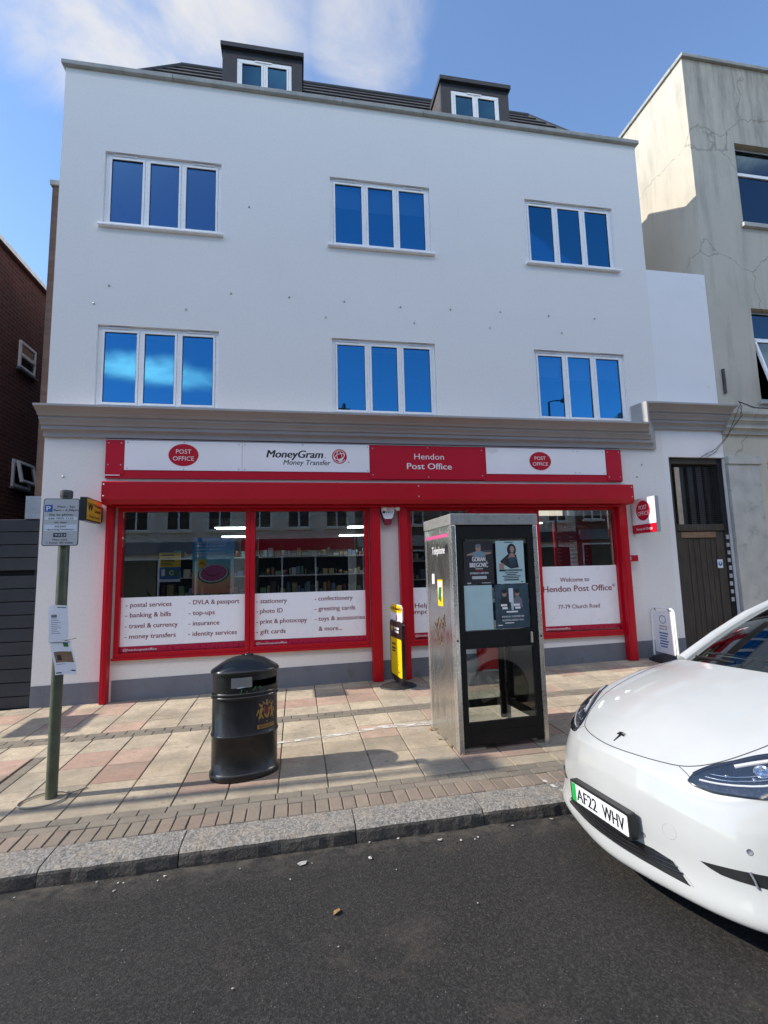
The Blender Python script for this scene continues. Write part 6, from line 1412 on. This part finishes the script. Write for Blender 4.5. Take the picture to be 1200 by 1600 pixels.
# cabin
cpart('dashboard', lambda q: (q.prism([(1.30, .80), (1.30, 1.09), (1.48, 1.125), (1.80, 1.10), (1.84, 1.04), (1.78, .80)], -.72, .72, 'car_black', ax='y'), q.prism([(1.70, 1.112), (1.80, 1.105), (1.845, 1.05), (1.80, 1.06)], -.70, .70, 'cream_trim', ax='y')))
for y in (.40, -.40):
    def st(q): q.prism(rrect(-.25, .25, .60, 1.22, .08), 2.55, 2.68, 'seat', ax='x', T=Matrix.Translation((0, y, 0))); q.box(2.1, 2.62, y - .25, y + .25, .48, .66, 'seat'); q.prism(rrect(-.14, .14, 1.24, 1.42, .06), 2.64, 2.74, 'seat', ax='x', T=Matrix.Translation((0, y, 0)))
    cpart('seat', st, bevel=.03, seg=3)
cpart('cabin_floor', lambda q: q.box(1.3, 4.3, -.80, .80, .30, .40, 'dark'))
cpart('steering_wheel', lambda q: q.tube([Vector((1.96 + .05 * math.sin(a), -.40 + .18 * math.cos(a), 1.02 + .18 * math.sin(a))) for a in [i * 6.2832 / 30 for i in range(31)]], .016, 'seat', 8, cap=False))
cpart('rear_view_mirror', lambda q: q.box(1.98, 2.02, -.12, .12, 1.36, 1.42, 'car_black'), bevel=.02)
# wheels
for wx in (WX1, WX2):
    for s in (1, -1):
        Tw = Matrix.Translation((wx, s * .845, WR)) @ Matrix.Rotation(R(-90 * s), 4, 'X')
        cpart('arch_trim', lambda q: q.tube([snap((wx - .393 * math.cos(a), s * .94, .36 + .393 * math.sin(a)), .001) for a in [R(-22 + 224 * i / 40) for i in range(41)]], .017, 'car_black', 8))
        wo = cpart('wheel', lambda q: q.lathe([(.0, .0), (.24, .0), (.262, .085), (.25, .10), (.235, .075), (.07, .055), (0, .06)], 'car_black', 36, T=Tw))
        cpart('tyre', lambda q: q.lathe([(.25, -.12), (.33, -.125), (.355, -.10), (.36, -.02), (.36, .05), (.352, .085), (.325, .105), (.255, .10)], 'rubber', 40, T=Tw), wo)
        def sp5(q):
            for k in range(5): q.box(-.03, .03, .05, .245, .075, .098, 'alu', T=Tw @ Matrix.Rotation(R(72 * k), 4, 'Z'))
            q.lathe([(0, .105), (.05, .10), (.06, .075)], 'alu', 20, T=Tw)
        cpart('rim', sp5, wo)
# number plate
PT = Matrix.Translation((.012, 0, .445)) @ Matrix.Rotation(R(-90), 4, 'Z') @ Matrix.Rotation(R(90), 4, 'X')   # text right = -y
PT = Matrix(((0, 0, -1, .006), (-1, 0, 0, 0), (0, 1, 0, .455), (0, 0, 0, 1)))
def npl(q): q.prism(rrect(-.272, .272, -.068, .068, .012), .006, .05, 'car_black', ax='x', T=Matrix.Translation((.0, 0, .455)))
np_ = cpart('number_plate', npl, bevel=.004)
def npf(q):
    poly(q, PT, rrect(-.258, .258, -.053, .053, .008), .002, 'plate_white'); card(q, PT, -.257, -.214, -.052, .052, .0032, 'plate_green')
    text(q, 'AF22', 'ink_black', Tz(PT, .004), -.203, -.036, .074, .195, 'l', .014); text(q, 'WHV', 'ink_black', Tz(PT, .004), .045, -.036, .074, .185, 'l', .014)
cpart('plate_face', npf, np_)
# badge: a T-shaped emblem
def badge(q):
    c = Vector(snap((.196, 0, .83))); nrm = BVH.find_nearest(c)[1]; r_ = Vector((0, -1, 0)); u_ = nrm.cross(r_).normalized(); Tb = Matrix.Identity(4)
    for i in range(3): Tb[i][0] = r_[i]; Tb[i][1] = u_[i]; Tb[i][2] = nrm[i]; Tb[i][3] = (c + nrm * .001)[i]
    for sh in ([(-.010, .022), (.010, .022), (.002, -.050), (-.002, -.050)], [(-.040, .026), (-.030, .036), (0, .040), (.030, .036), (.040, .026), (.030, .018), (.010, .024), (0, .016), (-.010, .024), (-.030, .018)]):
        q.prism([(x * .82, y * .82) for x, y in sh], 0.0, .003, 'car_gloss_black', ax='z', T=Tb)
    q.prism([(x * .82, y * .82) for x, y in [(-.038, .043), (0, .051), (.038, .043), (.030, .040), (0, .046), (-.030, .040)]], 0, .004, 'car_gloss_black', ax='z', T=Tb)
cpart('badge', badge)
# lamps, grilles, sensors
HLT = [(.212, -.49, .748), (.257, -.488, .765), (.297, -.507, .785), (.343, -.536, .807), (.42, -.596, .838), (.49, -.643, .865), (.55, -.69, .885), (.65, -.77, .912), (.78, -.85, .925)]
HLB = [(.74, -.90, .87), (.60, -.88, .80), (.49, -.83, .755), (.409, -.765, .73), (.338, -.69, .715), (.274, -.606, .711), (.245, -.555, .717), (.222, -.515, .730)]
for s in (1, -1):
    P = mir(HLT + HLB, s)
    hl = cpart('headlight', lambda q: patch(q, P, 'lamp_inner', .0035, .02, .02))
    def rim(q):
        surf_line(q, P + [P[0]], .0045, 'car_gloss_black', 6, .004, 4)
        T_ = mir(HLT, s); surf_line(q, T_[1:-1], .011, 'car_gloss_black', 8, .002, 4)
    cpart('lamp_rim', rim, hl)
    L1 = mir([(.262, -.52, .742), (.30, -.575, .735), (.355, -.65, .738), (.43, -.73, .75), (.52, -.79, .775), (.62, -.84, .815)], s)
    L2 = mir([(.290, -.53, .754), (.33, -.59, .747), (.39, -.66, .750), (.47, -.735, .768), (.56, -.79, .80)], s); L3 = mir([(.315, -.54, .763), (.36, -.60, .757), (.42, -.665, .763), (.5, -.73, .785)], s)
    cpart('light_guide', lambda q: (surf_line(q, L1, .0055, 'ink_white', 8, .006), surf_line(q, L2, .0035, 'chrome', 6, .006), surf_line(q, L3, .003, 'chrome', 6, .006)), hl)
    U = mir([(.40, -.605, .815), (.48, -.665, .838), (.56, -.725, .858), (.66, -.79, .885), (.75, -.85, .905)], s)
    cpart('light_bar', lambda q: surf_line(q, U, .011, 'ink_white', 8, .003), hl)
    def proj(q):
        for p in ((.46, -.70, .808), (.57, -.77, .838)):
            c = snap((p[0], p[1] * s, p[2]), .001); nrm = BVH.find_nearest(c)[1]; T_ = nrm.to_track_quat('Z', 'Y').to_matrix().to_4x4(); T_.translation = c
            q.lathe([(.036, .0), (.036, .006), (.030, .007), (.028, .003), (.02, .006), (.0, .009)], 'chrome', 20, T=T_)
        for p in ((.345, -.60, .778), (.42, -.69, .765)):
            c = snap((p[0], p[1] * s, p[2]), .001); nrm = BVH.find_nearest(c)[1]; T_ = nrm.to_track_quat('Z', 'Y').to_matrix().to_4x4(); T_.translation = c
            q.lathe([(.011, .0), (.010, .007), (0, .009)], 'chrome', 12, T=T_)
    cpart('projector', proj, hl)
    cpart('lens', lambda q: patch(q, P, 'lens', .0135, .02, .012), hl)
    F = mir([(.155, -.560, .406), (.195, -.61, .412), (.235, -.665, .418), (.28, -.725, .424), (.335, -.79, .428), (.40, -.86, .43), (.44, -.89, .40), (.40, -.865, .375), (.33, -.79, .372), (.285, -.735, .374), (.24, -.685, .375), (.205, -.635, .378), (.178, -.595, .390)], s)
    fg = cpart('air_vent', lambda q: patch(q, F, 'car_black', .002, .02, .01))
    cpart('vent_blade', lambda q: q.tube([snap((.275, -.728 * s, .428), .006), snap((.29, -.735 * s, .40), .010), snap((.295, -.74 * s, .368), .006)], .006, 'plinth', 6), fg)
    cpart('fender_seam', lambda q: surf_line(q, mir([(.240, -.412, .785), (.238, -.45, .772), (.232, -.485, .758)], s), .0022, 'seam', 6, -.0006))
    for p in ((.075, -.276, .412), (.29, -.727, .507)):
        def sn(q):
            c = snap((p[0], p[1] * s, p[2])); nrm = BVH.find_nearest(c)[1]; T_ = nrm.to_track_quat('Z', 'Y').to_matrix().to_4x4(); T_.translation = c
            q.lathe([(.014, -.002), (.0135, .0015), (.011, .002), (.0105, .0), (.0, .0004)], 'plinth', 16, T=T_)
        cpart('parking_sensor', sn)
G0 = [(.045, 0, .366), (.064, -.207, .364), (.090, -.32, .364), (.120, -.433, .347), (.138, -.525, .277)]
G1_ = [(.098, -.385, .277), (.065, -.242, .281), (.040, 0, .286)]
GP = G0 + G1_[:-1] + [G1_[-1]] + [(x, -y, z) for x, y, z in G1_[-2::-1]] + [(x, -y, z) for x, y, z in G0[:0:-1]]
gri = cpart('lower_grille', lambda q: patch(q, GP, 'car_black', .002, .022, .012))
def slats(q):
    for z, w_ in ((.345, .40), (.325, .435), (.305, .46)):
        surf_line(q, [(.13 * (y / .45) ** 2 + .045, y, z) for y in [w_ * (k / 5 - 1) for k in range(11)]], .0045, 'car_gloss_black', 6, .004, 3)
cpart('grille_slat', slats, gri)
def towc(q):
    c = snap((.118, -.423, .486)); nrm = BVH.find_nearest(c)[1]; t1 = nrm.orthogonal().normalized(); t2 = nrm.cross(t1)
    pts = [snap(c + (t1 * math.cos(a) + t2 * math.sin(a)) * .036, -.0008) for a in [i * 6.2832 / 36 for i in range(37)]]; q.tube(pts, .0018, 'cornice', 5, cap=False)
cpart('tow_eye_cover', towc)
